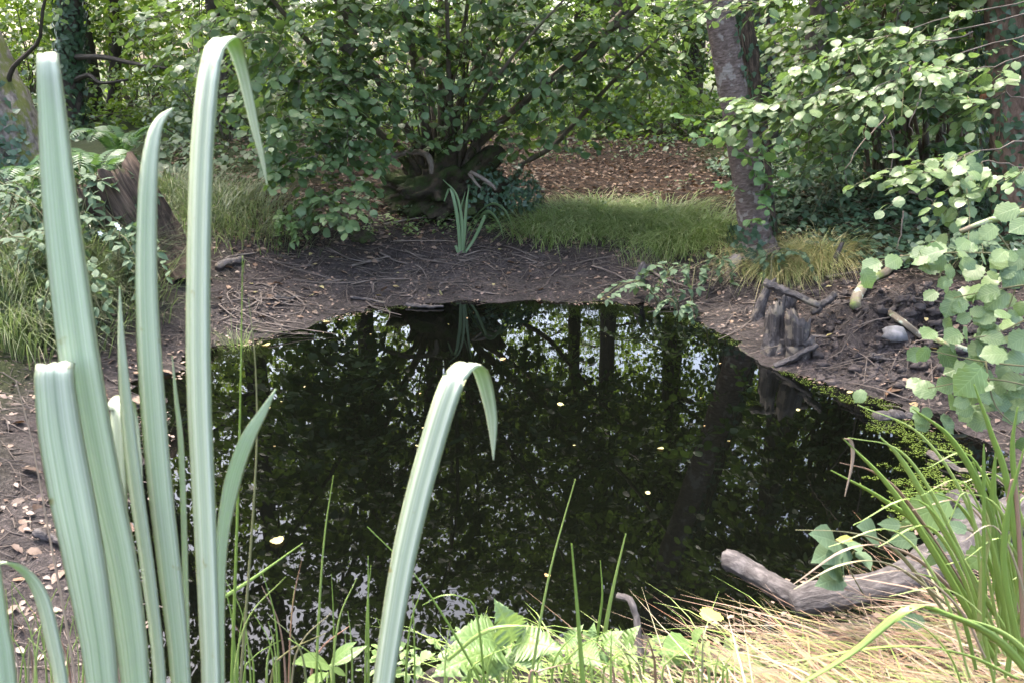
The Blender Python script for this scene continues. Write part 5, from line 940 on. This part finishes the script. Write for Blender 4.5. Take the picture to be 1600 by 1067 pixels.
weed('pale weed with a yellow leaf below the curved stick', 'weed', 'leafy_weed', (1075, 1080), [(1078, 1000, 1045, 1010, 1.2), (1080, 1000, 1092, 985, 1.2), (1075, 1008, 1062, 1035, 1.2), (1080, 1010, 1085, 1040, 1.2), (1070, 1005, 1040, 1030, 1.1)], M_NETTLE, 'oval', 1.55)
p = at(1096, 968, 1.55); fallen('yellow_leaf', [p], M_YELLOW, pxm(48, p), 'yellowing leaf with brown specks standing above the pale weed', None, 'hazel', 0, 'leaf', .2)
a = Acc(); P = scatter((560, 1180), (1015, 1067), 500); P = P[P[:, 1] > .8]; n = len(P); P[:, 2] += rng.uniform(.0, .06, n)
solo('ground_weeds', cloud(TPL['oval_mid'], P, frames(rng.randn(n, 3) * [1, 1, .4], rng.randn(n, 3) * .4 + [0, -.3, 1], rng.uniform(.015, .035, n))), M_NETTLE, 'low leafy weeds along the near shore', None, kind='stuff')

# ------------------------------------------------------------------ dead log, curved stick, straw mat, sedge at the right
lg = thing('dead_log', 'bleached grey dead log on the near right shore with a broken branch over the water', 'log', at(1330, 925, 1.74))
def lt_(pts, n, rough=.05, seed=0, sides=14, lump=.2):
    C = catmull([at(p[0], p[1], p[2]) for p in pts], n); W = np.array([pxm(p[3], at(p[0], p[1], p[2])) for p in pts]); return tube(C, np.interp(np.linspace(0, 1, n), np.linspace(0, 1, len(W)), W), sides, rough, seed, lump)
child('trunk', np_mesh('trunk', *lt_([(1238, 942, 1.72, 20), (1270, 934, 1.72, 24), (1310, 928, 1.73, 25), (1370, 918, 1.75, 23), (1420, 905, 1.8, 27), (1470, 880, 1.88, 36), (1520, 850, 1.95, 42), (1590, 815, 2.0, 44), (1680, 790, 2.05, 40)], 28, .05, 1), M_GREYLOG), lg)
child('branch', np_mesh('branch', *lt_([(1131, 874, 1.9, 13), (1142, 876, 1.89, 17), (1170, 891, 1.86, 17), (1205, 912, 1.8, 17), (1240, 930, 1.74, 18), (1262, 940, 1.72, 18)], 18, .07, 2), M_GREYLOG), lg, label='broken branch end reaching over the water')
child('knob', np_mesh('knob', *lt_([(1488, 772, 2.1, 12), (1500, 785, 2.09, 20), (1515, 805, 2.05, 24), (1530, 840, 1.98, 28)], 12, .1, 3), M_GREYLOG), lg)
stick('small curved grey stick standing at the near shore', [(965, 930, 1.62), (985, 938, 1.6), (995, 970, 1.57), (1002, 1032, 1.52)], .0085, M_GREYLOG, 0, 31, .9)
# straw mat
P = world_scatter(.22, 1.9, .75, 1.75, 5200, .04, lambda x, y, d: (x > .25 + .5 * (y - .8) * (y > 1.35))); n = len(P); P = P[(P[:, 0] > .35) | (rng.rand(n) < .5)]; n = len(P); a = rng.normal(2.9, .7, n); L = rng.uniform(.12, .5, n)
ex = P[:, 0] + np.cos(a) * L * .9; ey = P[:, 1] + np.sin(a) * .7 * L; k = (sdist(ex, ey) > .06) | (rng.rand(n) < .04); P, a, L = P[k], a[k], L[k]; n = len(P)
P[:, 2] += rng.uniform(.0, .07, n); Hd = np.stack([np.cos(a), np.sin(a) * .8, np.zeros(n)], 1)
V, F, U = grass(P, L, Hd, rng.uniform(.85, 1.05, n), .0, rng.uniform(.002, .006, n)); base = np.repeat(P, 10, 0); V[:, 2] = base[:, 2] + (V[:, 2] - base[:, 2]) * .12
gzv = Hh(V[:, 0], V[:, 1]); V[:, 2] = np.maximum(V[:, 2], gzv + .004)
rng.shuffle(P[:0]); V2, F2, U2 = grass(P[:260] + [0, 0, .05], L[:260] * .9, Hd[:260] + rng.randn(260, 3) * [.3, .3, 0], rng.uniform(.85, 1.1, 260), .0, rng.uniform(.006, .010, 260)); b2 = np.repeat(P[:260], 10, 0); V2[:, 2] = np.maximum(b2[:, 2] + .06 + (V2[:, 2] - b2[:, 2]) * .22, Hh(V2[:, 0], V2[:, 1]) + .02)
F = np.concatenate([F, F2 + len(V)]); V = np.concatenate([V, V2]); U = np.concatenate([U, U2])
solo('straw_mat', (V, F, U), M_STRAW, 'bleached flattened straw matting the near right bank', None, kind='stuff')
P = world_scatter(-.1, 1.9, .75, 1.6, 1300, .05); n = len(P); a = rng.normal(2.7, .7, n); Hd = np.stack([np.cos(a), np.sin(a) * .6, np.zeros(n)], 1)
solo('low_grass', grass(P, rng.uniform(.1, .3, n), Hd, rng.uniform(.8, 1.1, n), rng.uniform(.5, .9, n), rng.uniform(.003, .006, n)), M_SEDGE, 'low green grass growing through the straw', None, kind='stuff')
# long arching straws, then the sedge clump
sg = thing('sedge_clump', 'tall green and straw sedge clump in the right foreground corner', 'sedge', at(1590, 1040, 1.3))
def sblade(pts, wpx, mat, label=None):
    P = np.array([at(*p) for p in pts]); n = 22; C = catmull(P, n); wd = np.array([pxm(wpx, c) for c in C]) * np.interp(np.linspace(0, 1, n), [0, .25, .6, 1], [.8, 1, .9, .2]); child('blade', np_mesh('blade', *ribbon(C, wd, (1, -.5, .3), .0008, .35), mat), sg, label=label)
for pts, wp, m_ in [([(1560, 1040, 1.35), (1470, 880, 1.35), (1390, 760, 1.35), (1318, 685, 1.35)], 11, M_SEDGE), ([(1560, 1020, 1.4), (1450, 840, 1.4), (1380, 780, 1.4), (1298, 734, 1.4)], 11, M_SEDGE), ([(1570, 1020, 1.3), (1500, 860, 1.3), (1450, 760, 1.3), (1400, 700, 1.3), (1325, 683, 1.3)], 6, M_SEDGE), ([(1580, 1000, 1.3), (1470, 820, 1.3), (1410, 720, 1.3), (1375, 682, 1.3)], 10, M_SEDGE),
                     ([(1590, 1000, 1.25), (1545, 800, 1.25), (1490, 690, 1.25), (1425, 637, 1.25)], 11, M_SEDGE), ([(1600, 950, 1.2), (1575, 760, 1.2), (1550, 680, 1.2), (1522, 600, 1.2)], 10, M_SEDGE), ([(1605, 1000, 1.2), (1590, 800, 1.2), (1582, 700, 1.2), (1590, 635, 1.2)], 9, M_SEDGE), ([(1595, 1020, 1.25), (1560, 840, 1.25), (1520, 720, 1.25)], 10, M_SEDGE), ([(1585, 1020, 1.25), (1552, 850, 1.25), (1552, 760, 1.25), (1556, 705, 1.25)], 11, M_SEDGE),
                     ([(1560, 1000, 1.4), (1430, 800, 1.4), (1370, 740, 1.4), (1312, 722, 1.4)], 6, M_STRAW), ([(1318, 685, 1.35), (1330, 690, 1.35), (1332, 720, 1.35), (1320, 775, 1.35)], 6, M_STRAW), ([(1480, 960, 1.5), (1400, 860, 1.5), (1330, 832, 1.5), (1243, 827, 1.5)], 7, M_STRAW), ([(1520, 950, 1.5), (1420, 865, 1.5), (1330, 855, 1.5), (1240, 912, 1.5)], 7, M_STRAW), ([(1500, 960, 1.45), (1400, 885, 1.45), (1320, 880, 1.45), (1240, 920, 1.45)], 6, M_STRAW),
                     ([(1640, 1090, 1.0), (1560, 1000, 1.0), (1480, 960, 1.0), (1420, 950, 1.0), (1330, 1020, 1.0), (1230, 1080, 1.0)], 16, M_SEDGE), ([(1640, 1060, 1.0), (1560, 985, 1.0), (1420, 948, 1.0)], 12, M_SEDGE), ([(1530, 1000, 1.2), (1535, 900, 1.2), (1545, 830, 1.2), (1538, 790, 1.2)], 9, M_OCHRE), ([(1590, 1060, 1.15), (1500, 1020, 1.15), (1380, 1010, 1.15), (1200, 1040, 1.15)], 9, M_SEDGE), ([(1600, 1040, 1.1), (1570, 900, 1.1), (1575, 800, 1.1), (1600, 700, 1.1)], 10, M_SEDGE)]:
    sblade(pts, wp, m_)
for k in range(34):
    x = rng.uniform(1500, 1650); y = rng.uniform(980, 1090); Y = rng.uniform(1.1, 1.45); h = rng.uniform(120, 360); dx = min(60, max(-170, rng.normal(-80, 90)))
    sblade([(x, y, Y), (x + dx * .25, y - h * .5, Y), (x + dx * .7, y - h * .85, Y), (x + dx * 1.3, y - h * rng.uniform(.7, 1.0), Y)], rng.uniform(3, 7), M_SEDGE if rng.rand() < .75 else M_STRAW)
# bramble leaves near the log
rb = thing('bramble', 'bramble sprig with big crinkled leaf growing over the right end of the log', 'bramble', at(1500, 900, 1.7))
Pn, Mn = [], []
for x, y, s in [(1425, 805, 26), (1412, 820, 30), (1440, 840, 42), (1490, 840, 34), (1515, 830, 30), (1520, 800, 28), (1470, 860, 30), (1580, 840, 36), (1590, 880, 38), (1540, 860, 34), (1450, 970, 36)]:
    p = at(x, y, 1.6 + rng.randn() * .04); Pn.append(p); Mn.append(frames((np.array([-.7, -.2, -.3]) + rng.randn(3) * .5)[None], np.array([[rng.randn() * .3, -.9, .6]]), np.array([pxm(s, p) * 1.2]))[0])
leaf_objs(rb, 'oval', np.array(Pn), np.array(Mn), M_BRAM, 'leaf', 300)
p = at(1490, 778, 1.55); leaf_objs(rb, 'hazel', p[None], frames(np.array([[-1, -.2, -.5]]), np.array([[0, -.95, .4]]), np.array([pxm(72, p)])), M_NETTLE, 'leaf', 1)
p = at(1555, 850, 1.5); leaf_objs(rb, 'hazel', p[None], frames(np.array([[-.6, -.2, -.5]]), np.array([[0, -.9, .5]]), np.array([pxm(50, p)])), M_NETTLE, 'leaf', 1)
child('cane', np_mesh('cane', *tube(catmull([at(1600, 930, 1.6), at(1520, 830, 1.6), at(1440, 820, 1.6), at(1400, 825, 1.6)], 10), np.linspace(.004, .002, 10), 5), M_TWIGG), rb)
rs = thing('rose_sprig', 'small sprig of oval leaves with one orange leaf above the log', 'sprig', at(1330, 900, 1.7))
Pn, Mn = [], []
for x, y, tx, ty in [(1308, 848, 1292, 838), (1303, 858, 1288, 866), (1330, 855, 1310, 866), (1340, 858, 1352, 872), (1322, 845, 1335, 850), (1372, 840, 1362, 828), (1318, 895, 1305, 885), (1320, 900, 1300, 905), (1315, 897, 1322, 885)]:
    A = at(x, y, 1.66); B = at(tx, ty, 1.62); Pn.append(A); Mn.append(frames((B - A)[None], np.array([[0, -.7, .8]]), np.array([np.linalg.norm(B - A) * 1.6]))[0])
leaf_objs(rs, 'oval', np.array(Pn), np.array(Mn), M_BRAM, 'leaf', 300)
p = at(1335, 845, 1.66); leaf_objs(rs, 'oval', p[None], frames(np.array([[-1, -.2, .3]]), np.array([[0, -.7, .8]]), np.array([pxm(28, p)])), M_YELLOW, 'leaf', 1)
child('stalk', np_mesh('stalk', *tube(catmull([at(1350, 930, 1.68), at(1325, 880, 1.67), at(1340, 850, 1.66), at(1300, 845, 1.66)], 10), .0018, 5), M_TWIGG), rs)
